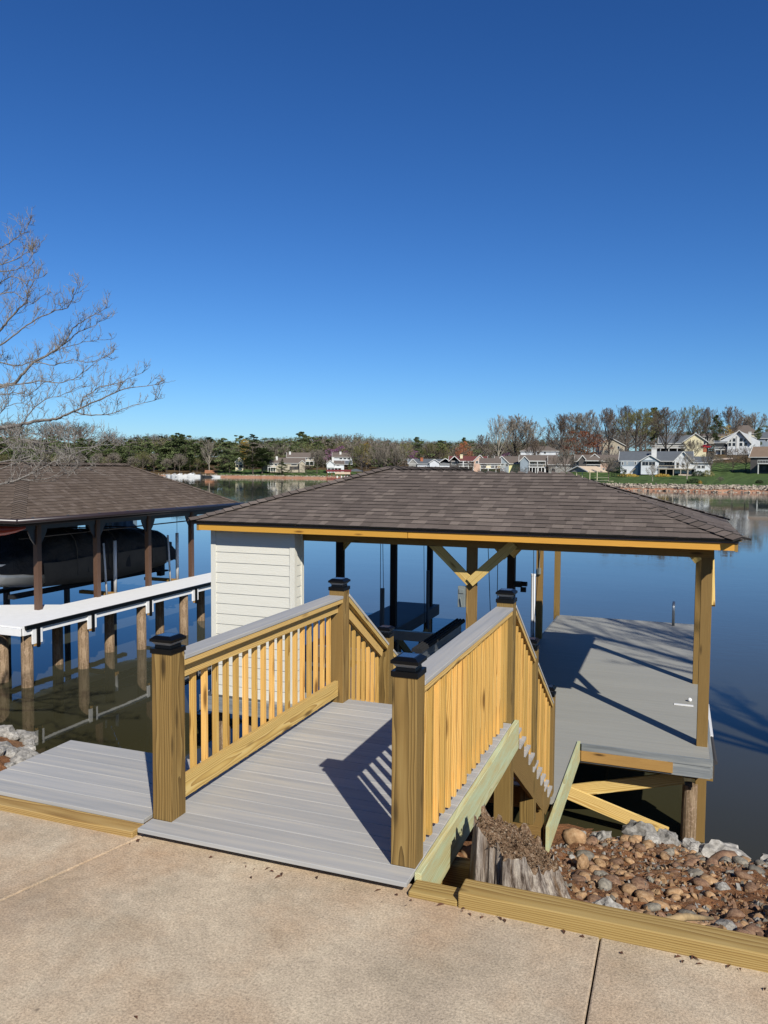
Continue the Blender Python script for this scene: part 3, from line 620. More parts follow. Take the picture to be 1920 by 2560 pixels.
for (x, y, za, zb) in ((-3.0, 11.9, -1.45, -.46), (-3.0, 15.2, -1.98, -.47)):
    part(lf, 'guide_pole', MB().tube([(x, y, za), (x, y, zb)], .045, 10), 'pvc_dark')
part(lf, 'guide_pole', MB().tube([(-.1, 14.05, -1.75), (-.1, 14.0, -.29)], .05, 12).tube([(-.1, 14.0, -.29), (-.1, 14.0, -.25)], .057, 12), 'pvc', smooth=False)['label'] = 'white pipe guide pole'
cbm = MB()
for a_, b_ in (((-2.9, 11.5, .98), (-2.9, 11.5, -1.4)), ((-3.05, 12.0, .98), (-3.0, 11.95, -.46)), ((-3.1, 15.1, .98), (-3.05, 15.1, -1.9)), ((-.35, 10.4, .98), (-.25, 10.4, -1.05)), ((-.15, 10.4, .98), (-.15, 10.4, -1.05)), ((.06, 13.0, .98), (.1, 13.0, -1.6)), ((.2, 13.3, .98), (.06, 13.1, -1.6))):
    part(lf, 'cable', MB().tube([a_, b_], .007, 5, caps=False), 'cable')
part(lf, 'winch_motor', MB().box(.17, .30, 10.38, 10.5, -.03, .07).tube([(.3, 10.43, .03), (.4, 10.43, .03)], .045, 10).box(.28, .38, 10.4, 10.46, -.12, -.03), 'black', bevel=.004)
o = MB().box(-.10, .012, 7.40, 7.47, .07, .385, ax=2).box(-.08, -.01, 7.385, 7.4, .28, .35).tube([(-.05, 7.37, .22), (-.03, 7.37, .1)], .01, 6).build('electrical_box', 'grey_box', bevel=.005)
tag(o, 'grey metal electrical box on the left side of the centre post', 'electrical box')
o = MB().box(.10, .17, 13.35, 13.42, -.17, -.03).tube([(.135, 13.39, -.03), (.135, 13.39, .95)], .012, 6).build('switch_box', 'grey_box', bevel=.005)
tag(o, 'small grey switch box with conduit on the lit slip post right of the white pipe', 'switch box')
lad = MB()
for dx in (.17, .195):
    lad.tube([(2.75+dx, 16.15, PZ), (2.75+dx, 16.15, PZ+.42), (2.75+dx, 16.2, PZ+.52), (2.75+dx, 16.35, PZ+.55), (2.75+dx, 16.5, PZ+.5), (2.75+dx, 16.56, PZ+.3), (2.75+dx, 16.57, -3.2)], .02, 8)
for z_ in (-1.9, -2.2, -2.5, -2.8): lad.tube([(2.70, 16.57, z_), (3.17, 16.57, z_)], .015, 6)
tag(lad.build('dock_ladder', 'metal', smooth=True), 'polished metal ladder handle rising at the far edge of the dock', 'ladder')
tag(MB().box(2.98, 3.27, 9.34, 9.4, PZ+.001, PZ+.012, ax=0).build('dock_plate', 'white'), 'white strip lying on the grey dock beside the right posts', 'dock strip')
import bmesh
def ico(name, r, mat, loc, sub=2, sc=(1, 1, 1)):
    b = bmesh.new(); bmesh.ops.create_icosphere(b, subdivisions=sub, radius=r); me = bpy.data.meshes.new(name); b.to_mesh(me); b.free(); me.materials.append(MAT[mat])
    for p_ in me.polygons: p_.use_smooth = True
    o = bpy.data.objects.new(name, me); COL.objects.link(o); o.location = loc; o.scale = sc; return o
tag(ico('bollard_light', .035, 'white', (3.22, 9.62, PZ+.03)), 'small white round dock light beside the right posts', 'dock light')
# ================================================================= NEIGHBOUR'S BOATHOUSE
nb_ = empty('covered_boathouse', "older boathouse at left with weathered brown hip roof, brown posts and white walkway", 'boathouse', (-12, 14, -1.5))
CZ = .90
c1, c2, c3, c4 = (-11.25, 9.95, CZ), (-11.25, 19.75, CZ), (-30, 9.95, CZ), (-17.4, 19.75, CZ)
p1, p2_, p3 = (-14.0, 12.9, 2.2), (-14.0, 17.2, 2.2), (-30, 12.9, 2.2)
s2 = MB()
slope_poly_shingles(s2, c1, c2, p1, p2_, seed=21, expo=.16); slope_poly_shingles(s2, c3, c1, p3, p1, seed=22, expo=.16)
slope_poly_shingles(s2, c2, c4, p2_, p2_, seed=23, expo=.3); slope_poly_shingles(s2, c4, (-17.4, 13.7, CZ), p2_, (-14.0, 12.95, 2.2), seed=24, expo=.3)
nroof = part(nb_, 'roof', s2, ['shingle2', 'shingle_edge'])
n1, n2, n3 = plane_n(c1, c2, p1), plane_n(c3, c1, p1), plane_n(c2, c4, p2_); u_ = Vector((0, 0, .03))
for i_, (a_, b_, na, nb2) in enumerate(((c1, p1, n2, n1), (c2, p2_, n1, n3), (Vector(p1)+u_, Vector(p2_)+u_, Vector((-.4, 0, .9)), n1), (Vector(p3)+u_, Vector(p1)+u_, n2, Vector((0, .4, .9))))):
    part(nroof, 'hip_cap', hip_caps(MB(), a_, b_, na, nb2, seed=6+i_, wd=.16), ['shingle2', 'shingle_edge'])
u2 = MB()
for quad in ((c1, c2, p2_, p1), (c3, c1, p1, p3), (c2, c4, p2_)): u2.add([Vector(q)+Vector((0, 0, -.05)) for q in quad], [tuple(range(len(quad)))])
part(nb_, 'sheathing', u2, 'brown_trim')
gt = MB()
gt.tube([(-11.18, 9.85, CZ-.03), (-11.18, 19.8, CZ-.03)], .06, 8).tube([(-30, 9.87, CZ-.03), (-11.18, 9.87, CZ-.03)], .06, 8).box(-11.3, -11.26, 10.0, 19.7, CZ-.16, CZ-.02, ax=1).box(-30, -11.3, 9.98, 10.02, CZ-.16, CZ-.02, ax=0)
part(nb_, 'gutter', gt, 'brown_trim', smooth=True)
for i in range(9):
    part(nb_, 'gutter_strap', MB().box(-11.20, -11.14, 10.3+i*1.12, 10.33+i*1.12, CZ+.03, CZ+.045), 'metal')
for i, y in enumerate((11.35, 13.5, 15.75, 18.0)):
    pp_ = part(nb_, 'post', MB().box(-12.07-PW, -12.07, y, y+PW, -1.52, CZ-.05, ax=2), 'brown_post', bevel=.004)
    m_ = MB(); prof = [(0, .72), (.40, .72), (.36, .5), (.26, .33), (.13, .18), (0, .13)]
    prof = [(a*.85, b) for a, b in prof]
    poly = prof+[(-a, b) for a, b in prof[::-1]]
    vs = [(-12.16, y+PW/2+a, b) for a, b in poly]+[(-12.12, y+PW/2+a, b) for a, b in poly]; n = len(poly)
    m_.add(vs, [tuple(range(n)), tuple(range(2*n-1, n-1, -1))]+[((k+1) % n, k, k+n, (k+1) % n+n) for k in range(n)])
    part(pp_, 'bracket', m_, 'brown_trim', fix=True)
for y in (12.2, 14.8, 17.4, 19.8):
    q_ = part(nb_, 'post', MB().box(-16.9, -16.76, y, y+PW, -3.6, CZ, ax=2), 'brown_post')
    part(q_, 'bracket', MB().beam((-16.83, y+.07, .2), (-16.83, y+.6, .75), .04, .2, up=(1, 0, 0)).beam((-16.83, y+.07, .2), (-16.83, y-.5, .75), .04, .2, up=(1, 0, 0)), 'brown_trim')
part(nb_, 'beam', MB().box(-12.2, -12.1, 10.7, 19.7, .55, .72, ax=1).box(-16.95, -16.85, 10.7, 19.7, .6, .75, ax=1).box(-30, -12.2, 10.75, 10.85, .58, .74, ax=0), 'brown_trim')
wk = MB().prism([(-12.15, 12.2), (-12.9, 11.9), (-14.2, 11.2), (-30, 11.2), (-30, 9.7), (-10.85, 9.6), (-10.75, 17.8), (-10.75, 21), (-12.05, 21), (-12.1, 17.0)][::-1], -1.535, -1.49)
part(nb_, 'walkway', wk, 'walk_white', fix=True)
part(nb_, 'walkway_face', MB().box(-10.848, -10.81, 9.62, 21, -1.70, -1.54, ax=1).box(-30, -10.85, 9.562, 9.6, -1.70, -1.54, ax=0), 'walk_white')
part(nb_, 'edge_strip', MB().box(-10.82, -10.75, 9.66, 21, -1.57, -1.484, ax=1), 'black')
for y in (10.0, 11.8, 14.1, 16.3, 18.6):
    h_ = part(nb_, 'hanger', MB().box(-10.808, -10.775, y-.15, y+.15, -1.93, -1.545, ax=2), 'walk_white')
    part(h_, 'bumper_strip', MB().box(-10.775, -10.73, y-.035, y+.035, -2.02, -1.545, ax=2), 'black')
    part(h_, 'tip', MB().box(-10.805, -10.778, y-.1, y+.1, -1.99, -1.932, ax=2), 'rusty')
for x, y in ((-11.0, 9.9), (-11.0, 11.72), (-11.0, 14.0), (-11.0, 16.0), (-11.0, 18.4), (-11.85, 10.0), (-11.9, 11.8), (-11.6, 13.4), (-11.8, 15.9), (-11.8, 18.1)):
    part(nb_, 'pile', MB().tube([(x, y, -5), (x, y, -2.9), (x, y, -1.56)], [.14, .135, .13], 14, tone=random.random()), 'pile', smooth=True)
for y in (18.5, 15.35):
    s_ = 1 if y > 16 else .5
    part(nb_, 'guide_pole', MB().tube([(-13.0, y, -1.7), (-13.0, y, -.1)], .055, 12), 'pvc', smooth=True)
    part(nb_, 'guide_pole', MB().tube([(-13.05, y-.32, -1.75), (-13.1, y-.38, -.15)], .032, 10), 'pvc', smooth=True)
    part(nb_, 'lift_beam', MB().box(-14.3, -12.95, y-.1, y+.05, -1.78, -1.68, ax=0), 'rusty')
for pts_, r_ in (([(-13.0, 18.5, -.1), (-13.0, 18.5, .7)], .008), ([(-16.6, 13, .3), (-16.6, 20, .28)], .03), ([(-12.3, 11, .34), (-12.3, 19.5, .36)], .02)): part(nb_, 'cable', MB().tube(pts_, r_, 5), 'cable')
cv = empty('boat_canvas', 'slate blue canvas curtain hanging behind the covered boat', 'canvas curtain', (-16.6, 17, 0))
m_ = MB(); nx = 40
for (ya, yb) in ((11.5, 17.8), (18.1, 21.0)):
    vs = []; fs = []
    for i in range(nx+1):
        y = ya+(yb-ya)*i/nx; off = .05*math.sin(i*1.7)+.03*math.sin(i*.6)
        vs += [(-16.55+off, y, .52 if ya < 15 else .1), (-16.5+off*1.4, y, -.65)]
    m_.add(vs, [(2*i, 2*i+1, 2*i+3, 2*i+2) for i in range(nx)])
part(cv, 'panel', m_, 'canvas')
# covered boat on the lift
cbt = empty('covered_boat', 'motor boat on a lift under a black fitted cover in the brown boathouse', 'boat', (-14.2, 15.5, -1.2))
def loft(mb, secs, close=True, mi=0, tone=.5, caps=True):
    n = len(secs[0]); vs = [p for s_ in secs for p in s_]
    fs = [(i*n+k, i*n+(k+1) % n, (i+1)*n+(k+1) % n, (i+1)*n+k) for i in range(len(secs)-1) for k in range(n if close else n-1)]
    if caps: fs += [tuple(range(n))[::-1], tuple((len(secs)-1)*n+k for k in range(n))]
    mb.add(vs, fs, None, tone, mi); return mb
def hullsec(xc, y, hw, zk, zg, top=None):
    pts = [(-hw, zg), (-hw*.96, zk+(zg-zk)*.45), (-hw*.55, zk+.1), (0, zk), (hw*.55, zk+.1), (hw*.96, zk+(zg-zk)*.45), (hw, zg)]
    if top: pts += [(hw*.8, top-.1), (hw*.35, top), (-hw*.35, top), (-hw*.8, top-.1)]
    return [(xc+a, y, b) for a, b in pts]
XC = -14.35
hl = MB(); loft(hl, [hullsec(XC, 10.9, .25, -.75, -.42), hullsec(XC, 11.8, .8, -1.1, -.45), hullsec(XC, 13.2, 1.1, -1.3, -.5), hullsec(XC, 16, 1.15, -1.38, -.62), hullsec(XC, 18.2, 1.12, -1.38, -.7), hullsec(XC, 18.9, 1.1, -1.3, -.7)])
part(cbt, 'hull', hl, 'hull', smooth=False, fix=True)
cm = MB(); rr = random.Random(4)
def covsec(y, hw, zb, zt, k):
    out = []
    for i in range(13):
        t = math.pi*i/12; c_, s_ = math.cos(t), math.sin(t)
        out.append((XC+hw*(abs(c_)**.55)*(1 if c_ > 0 else -1)+rr.uniform(-.014, .014), y, zb+(zt-zb)*(s_**.42)+rr.uniform(-.02, .02)))
    return out
KY = [(11.0, .3, -.6, -.42), (12.0, .95, -.75, -.2), (12.7, 1.17, -.82, -.02), (13.2, 1.2, -.88, .33), (14.4, 1.22, -.95, .33), (15.0, 1.22, -.97, .14), (16.4, 1.22, -.99, .16), (17.6, 1.2, -1.0, .02), (18.3, 1.18, -1.02, -.02), (18.7, 1.14, -1.05, -.42), (19.0, 1.02, -1.08, -.85)]
def kyv(y):
    for p_, q_ in zip(KY, KY[1:]):
        if y <= q_[0]: t_ = (y-p_[0])/(q_[0]-p_[0]); return [p_[k]+(q_[k]-p_[k])*t_ for k in (1, 2, 3)]
secs_ = []
for i in range(49):
    y = 11.0+8.0*i/48; hw, zb, zt = kyv(y); f_ = .03*math.sin(y*7.1)+.022*math.sin(y*13.7+1)
    secs_.append([(x_+(f_ if x_ > XC else -f_)*(1 if abs(x_-XC) > .5*hw else .2), y_, z_+(.035*math.sin(y*5.3)+.02*math.sin(y*11+2) if z_ > zt-.25 else 0)) for x_, y_, z_ in covsec(y, hw, zb, zt, 0)])
loft(cm, secs_, close=False)
part(cbt, 'cover', cm, 'cover', smooth=True)
for y_, hw_, zt_ in ((13.9, 1.25, .36), (15.6, 1.26, .24), (17.3, 1.25, .15)):
    pts_ = []
    for i in range(13):
        t = math.pi*i/12; c_, s_ = math.cos(t), math.sin(t); pts_.append((XC+hw_*(abs(c_)**.55)*(1 if c_ > 0 else -1), y_, -.98+(zt_+.98)*(s_**.42)))
    part(cbt, 'strap', MB().tube(pts_, .018, 5), 'cover_low')
ck = MB(); vs = []; 
ys = [12.6, 13.2, 13.8, 14.4, 15, 15.6, 16.2, 16.8, 17.4, 18.0]
for i, y in enumerate(ys): vs += [(XC+1.235+rr.uniform(0, .02), y, -.50+rr.uniform(-.02, .02)), (XC+1.24, y+.05, -1.02+.06*math.sin(i*1.9)), (XC+.98, y+.1, -1.33+.15*abs(i-5)/5)]
ck.add(vs, [(3*i+k, 3*i+k+1, 3*i+k+4, 3*i+k+3) for i in range(len(ys)-1) for k in range(2)])
part(cbt, 'cover_skirt', ck, 'cover_low', smooth=True)
part(cbt, 'outboard', MB().box(XC-.2, XC+.25, 19.2, 19.75, -1.15, -.55).box(XC-.08, XC+.12, 19.25, 19.5, -1.75, -1.15).box(XC-.1, XC+.14, 19.2, 19.7, -1.62, -1.56), 'cover', bevel=.04)
part(cbt, 'bunk', MB().box(XC-.9, XC-.7, 12, 18.4, -1.5, -1.4, ax=1).box(XC+.6, XC+.8, 12, 18.4, -1.42, -1.3, ax=1), 'carpet')
m_ = MB(); secs = []
for i in range(13):
    t = i/12; hw = .36*math.sin(math.pi*min(max(t, .02), .98))**.55
    secs.append([(-15.1+3.4*t, 10.6+.45*hw*math.cos(a), .57+hw*.5*math.sin(a)+.10*(2*t-1)**4) for a in [2*math.pi*k/12 for k in range(12)]])
loft(m_, secs)
tag(m_.build('kayak', 'kayak', smooth=True, fix=True), 'red orange kayak slung under the eave of the brown boathouse', 'kayak')
# ================================================================= NEAR GROUND, WATER
def near_h(x, y):
    k_ = min(max(-x/1.5, 0), 1)*min(max((x+.80+.985*y+.25)/.5, 0), 1)
    if y < 0: b = -.19
    else: b = -.19-(.395+.26*k_)*y
    if x < -1.5: b -= max(0, y-4.1)*1.1*min((-x-1.5)/2, 1)
    b += .10*math.sin(x*1.3+y*.7)*min(max(y, 0)/2, 1)+.05*math.sin(x*3.1-y*2.2)*min(max(y, 0), 1)
    if x < -1.2: b += min((-1.2-x)*.05, .25)*min(max(y, 0)/3, 1)
    if x > 3.4: b += min((x-3.4)*.12, .3)*min(max(y-2, 0)/3, 1)
    return max(b, -6.5)
xs = np.concatenate([np.linspace(-60, -9, 16), np.linspace(-8.5, 9, 150), np.linspace(9.5, 60, 16)])
ysn = np.concatenate([np.linspace(-60, -.2, 14), np.linspace(-.1, 9, 110), np.linspace(9.5, 18, 10)])
nzr = rng.normal(0, 1, (len(xs), len(ysn)))
vs = []
for i, x in enumerate(xs.tolist()):
    for j, y in enumerate(ysn.tolist()):
        z = near_h(x, y)
        if y > .0 and abs(x) < 9: z += .018*nzr[i, j]
        vs.append((x, y, z))
m_ = MB(); ny = len(ysn); m_.add(vs, [(i*ny+j, (i+1)*ny+j, (i+1)*ny+j+1, i*ny+j+1) for i in range(len(xs)-1) for j in range(ny-1)])
tag(m_.build('near_bank', 'clay'), kind='structure')
# concrete apron: three slabs with joints
cz = -.068
def slab(x0, x1, y0, y1):
    return MB().box(x0, x1, y0, y1, cz-.12, cz, ax=0)
m_ = MB()
def cquad(pts):
    vs = [(x, y, cz) for x, y in pts]+[(x, y, cz-.1) for x, y in pts]; n = len(pts)
    m_.add(vs, [tuple(range(n))]+[((i+1) % n, i, i+n, (i+1) % n+n) for i in range(n)])
g_ = .0035
YF = -.0
YF = -.02
cquad([(-30, -12), (-3.2-g_, -12), (.02-g_, YF), (-30, YF)])
cquad([(-3.2+g_, -12), (2.60-g_, -12), (2.655-g_, YF), (.02+g_, YF)])
cquad([(2.60+g_*1.5, -12), (30, -12), (30, YF), (2.655+g_, YF)])
cq = m_.build('concrete_apron', 'concrete', bevel=.008); tag(cq, kind='structure')
wm = MB(); wm.add([(-2500, 2.0, ZW), (2500, 2.0, ZW), (2500, 2500, ZW), (-2500, 2500, ZW)], [(0, 1, 2, 3)])
tag(wm.build('water', 'water'), kind='structure')
lb = MB(); lb.add([(-3000, -3000, -7), (3000, -3000, -7), (3000, 3000, -7), (-3000, 3000, -7)], [(0, 1, 2, 3)])
tag(lb.build('ground', 'clay'), kind='structure')
# ================================================================= STUMP
st_ = empty('tree_stump', 'big weathered grey tree stump with a crumbling brown top behind the edging timber', 'stump', (2.15, .6, -.4))
def stump():
    m = MB(); r = random.Random(5); n = 110; top = []; rows = 18
    cx, cy = 2.10, .60
    ring = []; gro = [r.uniform(-.022, .022) for _ in range(n)]; hh = [r.uniform(-.014, .016) for _ in range(n)]
    for j in range(rows):
        t = j/(rows-1)
        for k in range(n):
            a = 2*math.pi*k/n
            ca, sa = math.cos(a), math.sin(a)
            # elongated, sloping: higher at the far left, running down to the near right as a root
            rx, ry = .225, .34
            flare = (1-t)**1.2*(.06+.34*max(0, math.cos(a+.55))**3)
            rad = 1+.06*math.sin(5*a+1)+.06*math.sin(9*a+2.2)+.03*math.sin(17*a+j*.12)+.02*math.sin(29*a+j*.10)+gro[k]*(.6+.4*t)
            x = cx+ca*rx*rad+ca*flare; y = cy+sa*ry*rad*1.0+sa*flare*.6
            zt = .15-.50*(x-1.9)-.26*(y-.25)+.022*math.sin(5*a+.5)+.02*math.sin(17*a)+hh[k]+.02*math.sin(11*a+2)
            zb = -.62
            ring.append((x, y, zb+(zt-zb)*t))
    m.add(ring, [(j*n+k, j*n+(k+1) % n, (j+1)*n+(k+1) % n, (j+1)*n+k) for j in range(rows-1) for k in range(n)])
    tp = MB(); o = []
    base = ring[-n:]; q = 12
    for i in range(q):
        f = 1-i/q
        for k in range(n):
            x = cx+(base[k][0]-cx)*f; y = cy+(base[k][1]-cy)*f
            z = .13-.50*(x-1.9)-.26*(y-.25)+.010*math.sin(x*31+y*17)+.012*math.sin(y*23-x*11)+.010*r.uniform(-1, 1)
            z = base[k][2]-.004 if i == 0 else z
            o.append((x, y, z))
    tp.add(o+[(cx, cy, -.1)], [(i*n+k, i*n+(k+1) % n, (i+1)*n+(k+1) % n, (i+1)*n+k) for i in range(q-1) for k in range(n)]+[((q-1)*n+k, (q-1)*n+(k+1) % n, q*n) for k in range(n)])
    return m, tp
a_, b_ = stump()
part(st_, 'wood', a_, 'stump', smooth=False, fix=True)
for i in range(1500):
    t = random.uniform(0, 6.28); q = math.sqrt(random.random())*.95; x, y = 2.10+.225*q*math.cos(t), .60+.34*q*math.sin(t); z = .13-.50*(x-1.9)-.26*(y-.25)+.012
    v_ = [Vector((x, y, z))+Vector((random.gauss(0, 1), random.gauss(0, 1), random.gauss(0, .7)))*random.uniform(.004, .011) for _ in range(4)]
    b_.add(v_, [(0, 1, 2), (0, 2, 3), (0, 3, 1)])
part(st_, 'top', b_, 'stump_top', smooth=False)
# ================================================================= STONES
def stone_mesh(name, seed, r=.5, sc=(1, .75, .55), rough=.0, sub=2, mat='cobble_tan'):
    rr = random.Random(seed); b = bmesh.new(); bmesh.ops.create_icosphere(b, subdivisions=sub, radius=1)
    ph = [rr.uniform(0, 6) for _ in range(6)]
    for v in b.verts:
        c = v.co; k = 1+.10*math.sin(2.3*c.x+ph[0])*math.sin(2.1*c.y+ph[1])+.08*math.sin(3.1*c.z+ph[2]+c.x*2)
        if rough: k += rough*math.sin(5.3*c.x+ph[3])*math.sin(4.7*c.y+ph[4]+c.z*3)+rr.uniform(-rough, rough)*.55
        v.co = Vector((c.x*sc[0], c.y*sc[1], c.z*sc[2]))*k*r
    me = bpy.data.meshes.new(name); b.to_mesh(me); b.free(); me.materials.append(MAT[mat])
    if rough < .1:
        for p_ in me.polygons: p_.use_smooth = True
    return me
cob = {}
for kind in ('tan', 'brown', 'grey'):
    cob[kind] = [stone_mesh('river_cobble', 10+i+len(kind)*5, .5, (1, random.uniform(.7, .9), random.uniform(.38, .55)), rough=.085, mat='cobble_'+kind) for i in range(4)]
rip = [stone_mesh('riprap_rock', 60+i, .5, (1, random.uniform(.7, 1), random.uniform(.5, .75)), .16, 2, 'riprap') for i in range(5)]
LBL = {'tan': 'rounded tan river cobble lying among others right of the stump', 'brown': 'rounded reddish brown river cobble lying among others right of the stump', 'grey': 'rounded grey river cobble lying among others right of the stump'}
rs = random.Random(99); placed = []
def put_stone(me, x, y, size, name, label, cat, group=None, sink=.28, rz=None, zrot=True):
    o = bpy.data.objects.new(name, me); COL.objects.link(o)
    o.location = (x, y, near_h(x, y)+size*(.5-sink)*.55); o.scale = (size, size, size)
    o.rotation_euler = (rs.uniform(-.3, .3)-.2, rs.uniform(-.3, .3), rs.uniform(0, 6.28)); return tag(o, label, cat, group)
tries = 0
while len(placed) < 290 and tries < 60000:
    tries += 1
    y = .12+rs.random()**1.15*6.2; x = rs.uniform(1.8, 5.6)
    if (y < 1.3 and x < 2.75) or (x > 3.55+rs.random()*.6+max(0, 1.4-y)*2 and y > 1.5) or (x < 2.0 and y < 4): continue
    ang = (x-CAM.x)/(y-CAM.y)
    if ang > .17 or ang < -.12: continue
    s_ = rs.choice((.06, .07, .08, .09, .10, .11, .13, .15, .17))*(1 if y < 4 else 1.15)
    if any((x-a)**2+(y-b)**2 < (.37*(s_+c))**2 for a, b, c in placed): continue
    placed.append((x, y, s_)); kd = rs.choice(('tan', 'tan', 'tan', 'tan', 'brown', 'brown', 'brown', 'grey'))
    if rs.random() < .12:
        put_stone(rs.choice(rip), x, y, s_*.8, 'angular_stone', 'angular pale chip of rock lying among the cobbles right of the stump', 'stone', 'angular pale chips among the cobbles'); continue
    put_stone(rs.choice(cob[kd]), x, y, s_, 'river_cobble', LBL[kd], 'stone', kd+' river cobbles between the edging timber and the water')
# distinct rocks along the water line
def big(mat, seed, x, y, size, label, sc=(1, .8, .6), rough=.2, dz=0, rot=None, name='shore_rock'):
    me = stone_mesh(name, seed, .5, sc, rough, 3, mat); o = bpy.data.objects.new(name, me); COL.objects.link(o)
    o.location = (x, y, near_h(x, y)+size*.16+dz); o.scale = (size,)*3; o.rotation_euler = rot or (0, 0, seed); return tag(o, label, 'rock')
big('riprap', 3, 3.55, 6.35, .54, 'largest pale grey boulder at the water edge right of the dock pile', (1, .7, .5))
big('cobble_brown', 4, 3.55, 5.75, .42, 'rust brown boulder in front of the largest pale boulder', (1, .6, .5), .06)
big('riprap', 5, 2.92, 6.3, .36, 'blocky pale rock between the brace end and the round pile')
big('riprap', 6, 2.62, 6.25, .44, 'grey and white rock against the lower end of the cross brace', (1, .8, .8))
big('riprap', 8, 3.22, 6.45, .30, 'small pale rock against the foot of the square dock post')
big('riprap', 9, 4.16, 6.6, .42, 'dark grey rock at the water edge at the right border', (1, .9, .7))
big('cobble_tan', 12, 1.92, 5.2, .3, 'tan boulder at the water edge right of the mint board', (1, .7, .7), .08, dz=.05)
big('cobble_tan', 13, 1.35, 3.1, .42, 'wide tan boulder behind the stump under the stairs', (1, .8, .6), .08)
big('riprap', 14, 2.18, 6.2, .28, 'small white rock at the water edge left of the cross brace')
big('riprap', 15, 2.62, .78, .20, 'angular white stone right of the stump', (1, .75, .7), .22, dz=.02)
big('riprap', 16, 3.12, .30, .17, 'rough white stone just behind the edging timber', (1, .8, .7), .2, dz=.02)
big('cobble_tan', 17, 2.15, 4.0, .17, 'upright tan stone beside the brace end', (1, .7, 1.1), .1, dz=.03)
for i in range(26):
    x = rs.uniform(1.85, 4.4); y = rs.uniform(6.0, 6.9)
    put_stone(rs.choice(rip), x, y, rs.uniform(.1, .24), 'riprap_rock', 'angular pale rock in the row along the water edge right of the stairs', 'rock', 'pale rocks along the near water edge')
for i in range(60):
    y = rs.uniform(2.2, 4.3); x = -1.0-1.0*y-rs.random()**1.5*1.2
    o = put_stone(rs.choice(rip), x, y, rs.uniform(.10, .26), 'riprap_rock', 'white angular rock piled beside the low left deck', 'rock', 'white rocks beside the left deck')
for i in range(16):
    y = rs.uniform(1.2, 5.5); x = rs.uniform(-1.3, 1.4)
    put_stone(rs.choice(rip+cob['tan']), x, y, rs.uniform(.12, .3), 'riprap_rock', 'rock on the shaded bank under the ramp', 'rock', 'rocks under the ramp')
# small fragments and litter: uncountable
gm = MB(); 
for i in range(13000):
    y = .03+rs.random()**1.3*6.8; x = rs.uniform(1.7, 5.8)
    if (y > 1.6 and x > 3.9) and rs.random() < .5: continue
    s_ = .005+.034*rs.random()**2.2; z = near_h(x, y)+s_*.3
    a = rs.uniform(0, 6.28); ca, sa = math.cos(a)*s_, math.sin(a)*s_; h = s_*rs.uniform(.3, .9)
    h *= .8; t1, t2 = rs.uniform(-.5, .5)*s_, rs.uniform(-.5, .5)*s_; gm.add([(x-ca, y-sa, z-h), (x+sa*.7, y-ca*.7, z-h), (x+ca, y+sa, z-h), (x-sa*.7, y+ca*.7, z-h)]+[(x+a_*.62, y+b_*.62, z+h*.7+c_) for a_, b_, c_ in ((-ca, -sa, t1), (sa*.7, -ca*.7, t2), (ca, sa, -t1), (-sa*.7, ca*.7, -t2))], [(4, 5, 6, 7), (0, 1, 5, 4), (1, 2, 6, 5), (2, 3, 7, 6), (3, 0, 4, 7)], None, rs.random(), rs.choice((0, 0, 0, 1, 3, 3, 2)))
o = gm.build('gravel', ['cobble_brown', 'cobble_grey', 'riprap', 'cobble_tan']); tag(o, 'fine broken gravel and chips between the cobbles', 'gravel', kind='stuff')
lm = MB()
for i in range(300):
    if rs.random() < .2:
        x = rs.uniform(-.1, 4.3); y = (-.158 if x < 1.7 else -.165)-rs.expovariate(28); z = cz+.004
    elif rs.random() < .985: x, y = rs.uniform(1.5, 5), rs.uniform(.03, 6.5); z = near_h(x, y)+.02
    else: x, y = rs.uniform(-1, 4), rs.uniform(-1.8, -.25); z = cz+.003
    s_ = rs.uniform(.005, .014); a = rs.uniform(0, 6.28); L2 = s_*rs.uniform(.9, 2)
    ca, sa = math.cos(a), math.sin(a)
    lm.add([(x-ca*L2, y-sa*L2, z), (x+sa*s_*.6, y-ca*s_*.6, z+.006), (x+ca*L2, y+sa*L2, z+.003), (x-sa*s_*.6, y+ca*s_*.6, z+.01)], [(0, 1, 2, 3)], None, rs.random(), 0)
o = lm.build('leaf_litter', 'leaf_litter'); tag(o, 'dry brown leaf litter along the timber and between the stones', 'leaf litter', kind='stuff')
for (pts, r_, lab) in (([(2.9, .62, near_h(2.9, .62)+.06), (3.05, .78, near_h(3.05, .78)+.10), (3.2, .98, near_h(3.2, .98)+.09)], .02, 'pale broken driftwood stick lying on the cobbles'),
                  ([(1.95, 2.2, near_h(2, 2.2)+.05), (2.1, 1.7, near_h(2.1, 1.7)+.06), (2.22, 1.4, near_h(2.2, 1.4)+.05)], .014, 'thin brown stick lying behind the stump')):
    tag(MB().tube(pts, [r_, r_*1.1, r_*.5], 7).build('driftwood_stick', 'drift', smooth=True), lab, 'stick')
